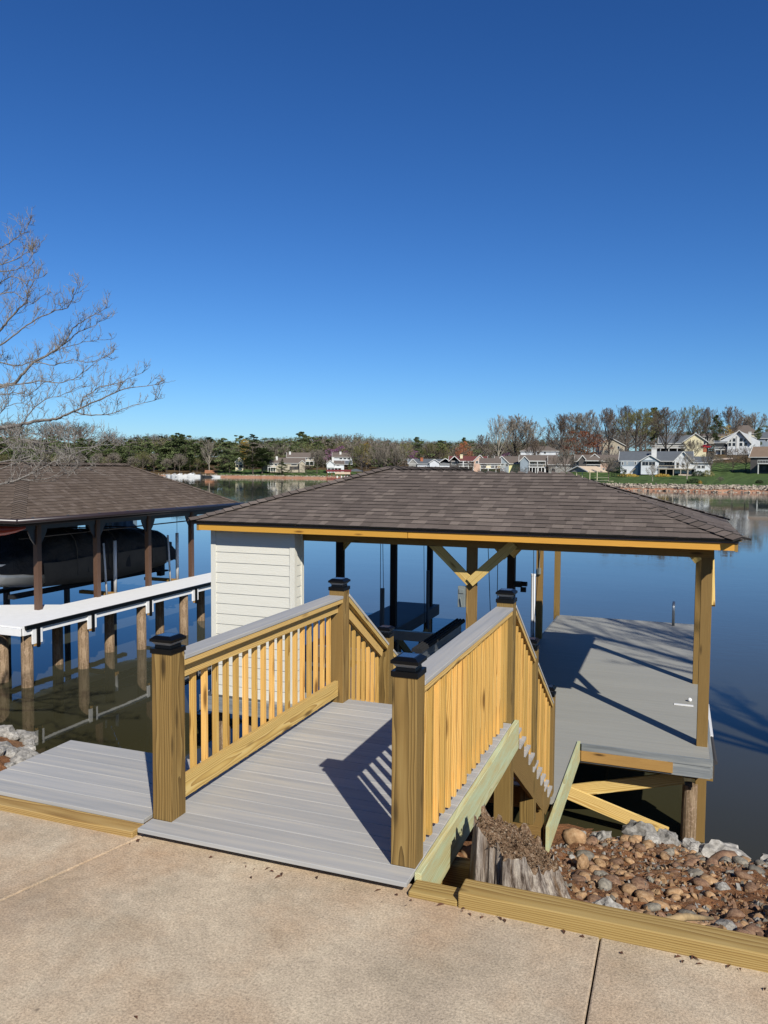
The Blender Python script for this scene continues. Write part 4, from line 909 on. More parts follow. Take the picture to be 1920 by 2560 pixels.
# ================================================================= BARE TREE AT THE LEFT
def px(u, v, D): return at(u, v, D)
tree = empty('bare_dogwood', 'bare twiggy tree reaching into the picture over the brown roof at left', 'tree', at(-420, 1500, 9.5))
rt = random.Random(12)
K = 3.073
def Z3(x, y, D): return at(x/K, 480+y/K, D)
main = [  # (points in the zoomed pixels, radius start, end, depth start, end)
    ([(-500, 1900), (0, 1812), (90, 1805), (180, 1780), (340, 1750), (430, 1745), (500, 1715), (620, 1660), (780, 1590), (960, 1510), (1190, 1480)], .032, .003, 9.2, 8.0),
    ([(430, 1745), (560, 1690), (700, 1720), (860, 1700), (1020, 1640), (1190, 1600)], .010, .0025, 8.5, 8.2),
    ([(-400, 1650), (0, 1490), (120, 1470), (180, 1390), (260, 1310), (400, 1230), (490, 1170), (560, 1050), (650, 980), (800, 900)], .026, .003, 9.3, 8.6),
    ([(-300, 1400), (0, 1070), (60, 990), (150, 890), (205, 850), (215, 760), (285, 640)], .018, .003, 9.0, 8.5),
    ([(-200, 1330), (0, 1180), (130, 1080), (290, 970), (430, 910), (520, 890), (560, 820), (600, 720)], .012, .0025, 9.0, 8.3),
    ([(-100, 1280), (0, 1310), (130, 1340), (280, 1290), (480, 1200), (640, 1150), (860, 1130)], .010, .0025, 9.3, 9.0),
    ([(-100, 1530), (60, 1490), (300, 1450), (450, 1470), (560, 1440), (660, 1370), (850, 1230)], .010, .0025, 9.0, 8.6),
    ([(-200, 560), (0, 430), (90, 380), (180, 310), (230, 230)], .008, .0025, 9, 8.8), ([(-200, 620), (0, 560), (120, 520), (220, 460), (280, 430)], .008, .0025, 9, 8.8),
    ([(-200, 700), (0, 610), (130, 600), (210, 540), (260, 470)], .008, .0025, 9, 8.7), ([(-200, 800), (0, 700), (100, 640), (190, 690), (330, 650)], .009, .0025, 9, 8.7),
    ([(-200, 1000), (0, 780), (110, 770), (250, 860), (340, 790)], .009, .0025, 9, 8.7), ([(490, 1170), (600, 1080), (700, 1040), (820, 960)], .007, .0025, 8.9, 8.7),
    ([(260, 1310), (420, 1330), (560, 1290), (700, 1310), (850, 1240)], .007, .0025, 8.9, 8.5), ([(620, 1660), (640, 1580), (760, 1500), (900, 1470), (1090, 1390)], .008, .0025, 8.4, 8.2),
    ([(-300, 1700), (0, 1560), (100, 1540), (220, 1560), (310, 1490)], .008, .0025, 9, 8.7), ([(180, 1780), (230, 1690), (330, 1600), (470, 1560), (620, 1490)], .008, .0025, 8.9, 8.5), ([(-200, 1760), (0, 1700), (60, 1640), (160, 1620), (300, 1660)], .007, .0025, 9, 8.7),
    ([(-300, 2300), (0, 2070), (150, 2060), (330, 1990), (560, 1970), (700, 1960), (860, 1940)], .010, .0025, 8.0, 7.4), ([(-300, 2150), (0, 1850), (100, 1960), (250, 1970), (430, 2000), (600, 2030)], .012, .0025, 8.6, 7.8),
    ([(-300, 2420), (0, 2250), (140, 2215), (300, 2130), (450, 2060), (600, 2000), (740, 1950), (850, 1890)], .013, .003, 7.6, 7.2), ([(0, 2010), (160, 1900), (330, 1930), (520, 1900), (700, 1880)], .007, .0025, 7.8, 7.4),
    ([(140, 2215), (300, 2210), (450, 2180), (560, 2130), (690, 2110)], .006, .002, 7.5, 7.2), ([(0, 2130), (160, 2070), (300, 2060), (420, 2100), (560, 2060)], .006, .002, 7.7, 7.3), ([(-60, 1950), (120, 1890), (240, 1850), (420, 1900), (560, 1860)], .007, .0025, 8, 7.7)]
limbs = MB(); tw = MB()
VIEW = _F
def twig(p, d, L, r, depth):
    n = 3 if depth else 2; q = p; pts = [p]
    for i in range(n):
        d = (d+_U*rt.uniform(-.05, .42)+_R*rt.uniform(-.34, .30)+VIEW*rt.uniform(-.3, .3)).normalized(); q = q+d*(L/n); pts.append(q)
    tw.tube(pts, [r*(1-.5*i/n) for i in range(n+1)], 3, caps=False, tone=rt.random())
    if depth > 0:
        for k in range(1, n+1):
            for s_ in range(rt.choice((0, 1, 1, 2))):
                dd = (d*.55+_U*rt.uniform(-.5, .8)+_R*rt.uniform(-.75, .75)+VIEW*rt.uniform(-.6, .6)).normalized()
                twig(pts[k], dd, L*rt.uniform(.5, .8), r*.8, depth-1)
for pts, ra, rb, da, db in main:
    n = len(pts); P = [Z3(x, y, da+(db-da)*i/(n-1)) for i, (x, y) in enumerate(pts)]
    # finer wandering line
    Q = []; 
    for i in range(n-1):
        for k in range(4):
            t = k/4; Q.append(P[i].lerp(P[i+1], t)+(_R*rt.uniform(-.006, .006)+_U*rt.uniform(-.008, .008)))
    Q.append(P[-1]); m_ = len(Q)
    limbs.tube(Q, [ra+(rb-ra)*(i/(m_-1))**.7 for i in range(m_)], 7, caps=False)
    d0 = None
    for i in range(3, m_):
        if (Q[i]-CAM).dot(_R)/(Q[i]-CAM).dot(_F) < -.62: continue
        t = i/(m_-1); d = (Q[i]-Q[i-1]).normalized()
        for s_ in range(rt.choice((0, 1, 1, 2))):
            dd = (d*.55+_U*rt.uniform(-.6, .9)+VIEW*rt.uniform(-.7, .7)+_R*rt.uniform(-.4, .4)).normalized()
            twig(Q[i], dd, rt.uniform(.10, .24)*(1-.45*t), .0032, 2)
    twig(Q[-1], d, .07, .003, 1)
base = at(-420, 1500, 9.5); hub = [at(-380, 1300, 9.4), at(-330, 1100, 9.4), at(-300, 900, 9.3)]
limbs.tube([base+Vector((0, 0, -1.2)), base+Vector((0, 0, .2)), hub[0], hub[1], hub[2], at(-250, 700, 9.2)], [.16, .12, .10, .08, .055, .03], 10)
for pts, ra, rb, da, db in main:
    a = Z3(pts[0][0], pts[0][1], da)
    if pts[0][0] <= 0:
        j = min(hub, key=lambda h_: (h_-a).length); limbs.tube([j, (j+a)/2+Vector((0, 0, .03)), a], [ra*1.3, ra*1.15, ra], 6, caps=False)
def part_at(parent, name, mb, mats, **k): return part(parent, name, mb, mats, **k)
part(tree, 'trunk', limbs, 'near_bark', smooth=True); part(tree, 'crown', tw, 'near_bark')
# ================================================================= FAR SHORE: TERRAIN
HZ = lambda u: 1165.3+(u/1920)*12.8
TC = [(-1400, 430, [(460, 0), (520, 9), (720, 30), (1000, 34)]), (0, 430, [(460, 0), (520, 9), (720, 30), (1000, 34)]), (260, 432, [(465, 0), (560, 7), (720, 22), (1000, 26)]),
      (330, 432, [(470, 0), (560, 5), (720, 12), (1000, 16)]), (560, 415, [(445, -.6), (500, 2), (620, 9), (1000, 16)]), (740, 396, [(425, -.8), (460, 1.2), (560, 7), (1000, 16)]),
      (900, 375, [(400, -.5), (440, 1.5), (540, 5), (1000, 14)]), (1100, 318, [(340, -.5), (400, 1), (520, 4), (1000, 12)]), (1300, 255, [(280, -.8), (350, .6), (400, 4), (560, 8), (1000, 14)]),
      (1480, 205, [(222, -1.2), (255, .1), (300, 3.5), (360, 8.5), (500, 14), (1000, 20)]), (1600, 196, [(210, -1.3), (265, .4), (300, 4.6), (345, 9), (420, 13), (1000, 20)]),
      (1760, 188, [(203, -1.3), (262, .9), (300, 6), (330, 9.2), (420, 13), (1000, 20)]), (1920, 180, [(196, -1.2), (250, 1.2), (290, 5.5), (330, 9.4), (420, 14), (1000, 20)]), (3200, 150, [(170, -1), (250, 2), (330, 9), (420, 14), (1000, 20)])]
def lerp_tab(tab, x):
    if x <= tab[0][0]: return tab[0][1]
    for (a, b), (c, d) in zip(tab, tab[1:]):
        if x <= c: return b+(d-b)*(x-a)/(c-a)
    return tab[-1][1]
def shore_D(u): return lerp_tab([(c[0], c[1]) for c in TC], u)
def far_h(u, D):
    for i in range(len(TC)-1):
        if u <= TC[i+1][0] or i == len(TC)-2: break
    a, b = TC[i], TC[i+1]; t = min(max((u-a[0])/(b[0]-a[0]), 0), 1); sD = a[1]+(b[1]-a[1])*t
    k = D-sD
    if k < 0: return ZW-.3+k*.1
    bank = lerp_tab([(0, ZW-.15), (2.0, ZW+.55), (3.0, ZW+.7), (6, ZW+1.35)], k)
    ha = lerp_tab([(a[1]+6, ZW+1.35)]+a[2], D+(a[1]-sD)*max(0, 1-k/60)); hb = lerp_tab([(b[1]+6, ZW+1.35)]+b[2], D+(b[1]-sD)*max(0, 1-k/60))
    return bank if k < 6 else ha+(hb-ha)*t
def wpos(u, D, z=None):
    """plan position at depth D below photo column u"""
    p = CAM+D*(Vector((-math.sin(YAW), math.cos(YAW), 0))+Vector((math.cos(YAW), math.sin(YAW), 0))*((u-960)/FPX))
    p.z = far_h(u, D) if z is None else z; return p
us = np.concatenate([np.linspace(-1400, -100, 14), np.linspace(0, 1950, 118), np.linspace(2000, 3200, 14)])
ks = np.array([-8, -3, 0, 1.2, 2.4, 3.6, 5, 6.2, 8, 11, 15, 20, 26, 33, 41, 50, 60, 72, 85, 100, 120, 145, 175, 220, 280, 360, 460, 620])
vs = []; zs = []
for u in us.tolist():
    sD = shore_D(u)
    for k in ks.tolist():
        wob = 1.6*math.sin(u*.031)+.9*math.sin(u*.083+1)
        D = sD+k+(wob if k < 60 else 0); p = wpos(u, D); p.z = far_h(u, sD+k)+(.12*math.sin(u*.21+k) if k > 8 else 0); vs.append(tuple(p))
        grass_end = 60 if u > 1400 else (62 if 540 < u < 900 else (40 if u > 880 else 0))
        zs.append(0 if k < 4.2 else (.45 if k < grass_end+(60 if u > 1400 else 0) else 1.0))
m_ = MB(); nk = len(ks); m_.add(vs, [(i*nk+j, (i+1)*nk+j, (i+1)*nk+j+1, i*nk+j+1) for i in range(len(us)-1) for j in range(nk-1)])
lo = m_.build('far_shore', 'land'); a = lo.data.attributes.new('zone', 'FLOAT', 'POINT'); a.data.foreach_set('value', np.array(zs, dtype=np.float32)); tag(lo, kind='structure')
# pale riprap belts
rp = MB(); rf = random.Random(31)
for i in range(4200):
    u = rf.choice((rf.uniform(1430, 2000), rf.uniform(1430, 2000), rf.uniform(1430, 2000), rf.uniform(400, 900))); k = (rf.uniform(2.1, 6.2) if rf.random() < .88 else rf.uniform(-.3, .6)) if u > 1400 else rf.uniform(2.6, 4.6)
    wob = 1.6*math.sin(u*.031)+.9*math.sin(u*.083+1)
    p = wpos(u, shore_D(u)+k+wob, far_h(u, shore_D(u)+k)+.1); s_ = rf.uniform(.15, .5)
    q = [p+Vector((rf.uniform(-s_, s_), rf.uniform(-s_, s_), rf.uniform(-.2, s_))) for _ in range(5)]
    rp.add(q, [(0, 1, 4), (1, 2, 4), (2, 3, 4), (3, 0, 4), (0, 3, 2, 1)], None, rf.random())
tag(rp.build('riprap', 'far_riprap'), 'belt of pale riprap stones along the far water line', 'riprap', kind='stuff')
# ================================================================= TREES (prototypes, then copies)
def tree_bare(seed, H=20, spread=.42, levels=4, mat='twig', bark='bark', upright=1.0, dens=1.0, tr=.28, first=.22, wk=1.0):
    """open crown: a short bole, limbs fanning up and out to a rounded outline, ever finer branches"""
    r = random.Random(seed); tk = MB(); cr = MB(); R_ = H*.36*(spread/.5); C_ = Vector((0, 0, H*.60)); RZ = H*.40
    def room(p): q = p-C_; return max(0., 1-math.sqrt((q.x/R_)**2+(q.y/R_)**2+(q.z/RZ)**2))
    def strip(p, q, w_, tone):
        o = (q-p).cross(Vector((r.random()-.5, r.random()-.5, r.random()-.5))).normalized()*w_
        cr.add([p-o, p+o, q+o*.3, q-o*.3], [(0, 1, 2, 3)], None, tone)
    def grow(p, d, L, rad, lv):
        n = 4 if lv < 2 else 3; pts = [p]; q = p; bend = .10*upright*(1 if lv else 1.6)
        for i in range(n):
            d = (d+Vector((r.uniform(-.13, .13), r.uniform(-.13, .13), bend*r.uniform(.2, 1.6)))).normalized(); q = q+d*(L/n); pts.append(q)
        if lv < 2: tk.tube(pts, [rad*(1-.6*i/n) for i in range(n+1)], 5 if lv == 0 else 3, caps=False)
        else:
            t = r.random(); w_ = max(rad*(.8 if lv == 2 else .5), .045 if lv == 2 else .03)*wk
            for i in range(n): strip(pts[i], pts[i+1], w_*(1-.2*i), t)
        if lv >= 3+(levels >= 5): return
        nb = int((8, 7, 7, 5, 0)[lv]*dens+.5)
        for k in range(nb):
            t = .22+.78*(k+r.random())/nb; j = min(int(t*n), n-1); s_ = pts[j].lerp(pts[j+1], t*n-j); dl = (pts[j+1]-pts[j]).normalized()
            a = r.uniform(0, 6.28); o = Vector((math.cos(a), math.sin(a), r.uniform(-.3, .5))); o = (o-dl*o.dot(dl)).normalized()
            sp = r.uniform(.35, .75); dd = (dl*math.cos(sp)+o*math.sin(sp)).normalized()
            LL = L*r.uniform(.38, .58)*(1.1-.5*t); e_ = s_+dd*LL
            if room(e_) <= 0: LL *= .6
            grow(s_, dd, LL, rad*.45*(1-.35*t), lv+1)
    h0 = H*first
    tk.tube([Vector((0, 0, -.6)), Vector((r.uniform(-.1, .1), 0, h0*.5)), Vector((0, r.uniform(-.1, .1), h0)), Vector((r.uniform(-.3, .3), r.uniform(-.3, .3), H*.5))], [tr*1.25, tr, tr*.85, tr*.4], 7, caps=False)
    nl = 9
    for k in range(nl):
        t = k/(nl-1); z = h0+(H*.5-h0)*t*.8; a = k*2.4+r.uniform(-.4, .4); pol = (.95-.62*t)*spread/.5*r.uniform(.85, 1.15)
        d = Vector((math.cos(a)*math.sin(pol), math.sin(a)*math.sin(pol), math.cos(pol)))
        L = R_*1.05/max(math.sin(pol), .35) if pol > .4 else (H-z)*.82
        grow(Vector((0, 0, z)), d, min(L, (H-z)*.9), tr*.5, 0)
    grow(Vector((0, 0, H*.48)), Vector((0, 0, 1)), H*.44, tr*.4, 0)
    return tk.mesh('trunk', bark), cr.mesh('crown', mat)
def tree_pine(seed, H=20, wid=4.5, n=2600, mat='pine', base=.25, shape='pine', leaf=.8, trunk_r=.22, blobs=30, bark='bark'):
    r = random.Random(seed); tk = MB(); cr = MB()
    tk.tube([(0, 0, -.5), (r.uniform(-.2, .2), 0, H*.5), (r.uniform(-.3, .3), 0, H*.93)], [trunk_r, trunk_r*.7, .05], 6)
    bl = []
    for i in range(blobs):
        t = (i+r.random())/blobs; z = H*(base+(1-base)*t)
        if shape == 'cone': w_ = wid*(1-t)**.8+.25
        elif shape == 'round': w_ = wid*math.sqrt(max(0, 1-(2*t-1)**2))*.8+.3
        else: w_ = wid*(.35+.65*math.sin(math.pi*min(.1+t*.88, 1)))
        a = r.uniform(0, 6.28); q = w_*r.uniform(.25, .95)
        c = Vector((math.cos(a)*q, math.sin(a)*q, z)); bl.append((c, w_*r.uniform(.3, .5), r.random()))
        tk.tube([(0, 0, z-.5), c], [.06, .03], 3, caps=False)
    for i in range(n):
        c, s, tn = r.choice(bl)
        d = Vector((r.gauss(0, 1), r.gauss(0, 1), r.gauss(0, .6))).normalized()*s*r.random()**.4
        p = c+Vector((d.x, d.y, d.z*.75)); a = Vector((r.gauss(0, 1), r.gauss(0, 1), r.gauss(0, 1))).normalized()*leaf*r.uniform(.5, 1.1); b = a.orthogonal().normalized()*leaf*r.uniform(.25, .6)
        cr.add([p-a*.5, p+b*.6, p+a*.5, p-b*.6], [(0, 1, 2, 3)], None, min(1, max(0, tn*.6+r.random()*.4)))
    return tk.mesh('trunk', bark), cr.mesh('crown', mat)
PR = dict(
    pine=[tree_pine(s, 20, 4.2, 3200, base=.05, leaf=.75) for s in (1, 2, 3)],
    cone=[tree_pine(s, 20, 4.0, 2600, base=.06, shape='cone') for s in (4, 5)],
    round=[tree_pine(s, 20, 5.5, 3000, base=.25, shape='round') for s in (6, 7)],
    bare=[tree_bare(s, 20, .50, 5, dens=.95) for s in (11, 12, 13)],
    bud=[tree_bare(s, 20, .45, 5, 'bud_green', dens=.9) for s in (14, 15)],
    gold=[tree_pine(16, 20, 5.5, 1500, 'bud_gold', .2, 'round', .55)], 
    dark=[tree_bare(s, 20, .42, 5, 'twig_dark', dens=.95) for s in (17, 18)],
    red=[tree_pine(19, 20, 9, 4200, 'bud_red', .12, 'round', .42, blobs=44)],
    purple=[tree_pine(20, 20, 7, 1500, 'purple', .2, 'round', .6)],
    budleaf=[tree_pine(21, 20, 5, 1700, 'bud_green', .2, 'round', .55)],
    willow=[tree_bare(23, 20, .85, 4, 'twig_dark', dens=1.1, upright=.6, first=.1)],
    pale=[tree_bare(25, 20, .42, 4, 'twig', 'bark_pale', dens=1.0, tr=.3)])
cnt = 0
def plant(kind, u, D, vtop, label, group=None, wide=1.0, cat='tree', name=None, z=None, var=None):
    """a tree rooted at column u, depth D, whose top reaches photo row vtop"""
    global cnt; cnt += 1
    p = wpos(u, D) if z is None else wpos(u, D, z); top = at(u, vtop, D).z; Hh = max(top-p.z, 1.5)
    tkm, crm = PR[kind][(cnt if var is None else var) % len(PR[kind])]
    nm = name or {'pine': 'pine_tree', 'cone': 'evergreen_tree', 'round': 'evergreen_tree', 'purple': 'redbud_tree', 'gold': 'budding_tree', 'bud': 'budding_tree', 'budleaf': 'budding_tree', 'red': 'red_maple'}.get(kind, 'bare_tree')
    e = empty(nm, label, cat, p, group, random.uniform(0, 6.28)); k = Hh/20; sx = k*wide*{'pine': 1.45, 'cone': 1.3, 'round': 1.15, 'bare': 1.1, 'dark': 1.1, 'bud': 1.15, 'pale': 1.1}.get(kind, 1.15)
    for mn, me in (('trunk', tkm), ('crown', crm)):
        o = bpy.data.objects.new(mn, me); COL.objects.link(o); o.parent = e
    e.scale = (sx, sx, k)
    return e
# hill wood at the far left, masses behind: uncountable stuff built from the same crowns
def mesh_np(me):
    v = np.empty(len(me.vertices)*3, np.float32); me.vertices.foreach_get('co', v); t = np.empty(len(me.vertices), np.float32); me.attributes['tone'].data.foreach_get('value', t)
    return v.reshape(-1, 3), np.array([tuple(p.vertices) for p in me.polygons if len(p.vertices) == 4], np.int32), t
def wood_mass(name, label, spots, kinds, mats):
    V = []; F = []; T = []; MI = []; off = 0; cache = {}
    for (u, D, vt, kd, wide) in spots:
        p = wpos(u, D); Hh = max(at(u, vt, D).z-p.z, 3); k = Hh/20
        tkm, crm = random.choice(PR[kd])
        for me in (crm, tkm):
            if me.name not in cache: cache[me.name] = mesh_np(me)
            v, f, t = cache[me.name]; a = random.uniform(0, 6.28); c, s = math.cos(a), math.sin(a)
            w2 = v*np.array([k*wide, k*wide, k]); x = w2[:, 0]*c-w2[:, 1]*s; y = w2[:, 0]*s+w2[:, 1]*c
            V.append(np.stack([x+p.x, y+p.y, w2[:, 2]+p.z], 1)); F.append(f+off); T.append(t*.7+random.random()*.3)
            MI.append(np.full(len(f), mats.index(me.materials[0].name), np.int32)); off += len(v)
    V = np.concatenate(V).astype(np.float32); F = np.concatenate(F); nf = len(F); me = bpy.data.meshes.new(name)
    me.vertices.add(len(V)); me.vertices.foreach_set('co', V.ravel()); me.loops.add(nf*4); me.loops.foreach_set('vertex_index', F.ravel()); me.polygons.add(nf)
    me.polygons.foreach_set('loop_start', np.arange(0, nf*4, 4, dtype=np.int32)); me.polygons.foreach_set('loop_total', np.full(nf, 4, np.int32))
    for mn in mats: me.materials.append(bpy.data.materials[mn])
    me.polygons.foreach_set('material_index', np.concatenate(MI))
    a = me.attributes.new('tone', 'FLOAT', 'POINT'); a.data.foreach_set('value', np.concatenate(T).astype(np.float32)); me.update(calc_edges=True)
    o = bpy.data.objects.new(name, me); COL.objects.link(o); return tag(o, label, 'woods', kind='stuff')
rw = random.Random(77)
PR['lowbare'] = [tree_bare(s, 20, .6, 4, 'twig', dens=.62, first=.05, wk=2.2) for s in (31, 32)]
PR['lowdark'] = [tree_bare(s, 20, .6, 4, 'twig_dark', dens=.62, first=.05, wk=2.2) for s in (33,)]
PR['lowpine'] = [tree_pine(s, 20, 5.5, 900, base=.0, leaf=1.0, blobs=20) for s in (34, 35)]
PR['lowbud'] = [tree_bare(s, 20, .6, 4, 'bud_green', dens=.62, first=.05, wk=2.2) for s in (36,)]
SKY = [(-400, 1062), (0, 1056), (90, 1054), (180, 1052), (240, 1060), (272, 1078), (300, 1090), (380, 1083), (440, 1086), (520, 1092), (600, 1090), (660, 1093), (760, 1090), (830, 1082), (900, 1082), (960, 1092), (1100, 1098), (1180, 1100), (1300, 1092), (1420, 1092)]
def skyv(u): return lerp_tab(SKY, u)
sp = []
for i in range(230):
    u = rw.uniform(-500, 1420); D = rw.uniform(640, 800) if u < 900 else rw.uniform(520, 640)
    sp.append((u, D, skyv(u)+rw.uniform(-2, 14), rw.choice(('lowbare', 'lowbare', 'lowdark', 'lowbud')), rw.uniform(1.8, 2.6)))
wood_mass('far_wood', 'distant bare wood covering the ridge behind the far shore', sp, None, ['grey_brown_twigs', 'dark_brown_twigs', 'spring_bud_green', 'far_bark'])
sp = []
for i in range(210):
    u = rw.uniform(-400, 1400); D = rw.uniform(520, 600) if u < 900 else rw.uniform(430, 510)
    kd = rw.choice(('lowpine', 'lowpine', 'lowpine', 'lowbare', 'lowbud')) if u < 760 else rw.choice(('lowpine', 'lowbare', 'lowbare', 'lowdark', 'lowbud'))
    sp.append((u, D, max(skyv(u), 1085)+rw.uniform(2, 24), kd, rw.uniform(1.6, 2.2)))
for i in range(90):
    u = rw.uniform(560, 1000); sp.append((u, rw.uniform(468, 520), rw.uniform(1100, 1135), rw.choice(('lowpine', 'lowpine', 'lowbare', 'lowbud')), rw.uniform(1.3, 1.9)))
wood_mass('shore_wood', 'mixed pine and bare wood rising behind the far shore houses', sp, None, ['pine_needles', 'grey_brown_twigs', 'dark_brown_twigs', 'spring_bud_green', 'far_bark'])
sp = []
for i in range(110):
    u = rw.uniform(1400, 2150); D = rw.uniform(420, 560)
    sp.append((u, D, rw.uniform(1062, 1100), rw.choice(('lowbare', 'lowbare', 'lowbare', 'lowpine')), rw.uniform(1.6, 2.4)))
wood_mass('hill_wood', 'tangled bare wood on the hill crest behind the right houses', sp, None, ['grey_brown_twigs', 'dark_brown_twigs', 'pine_needles', 'far_bark'])
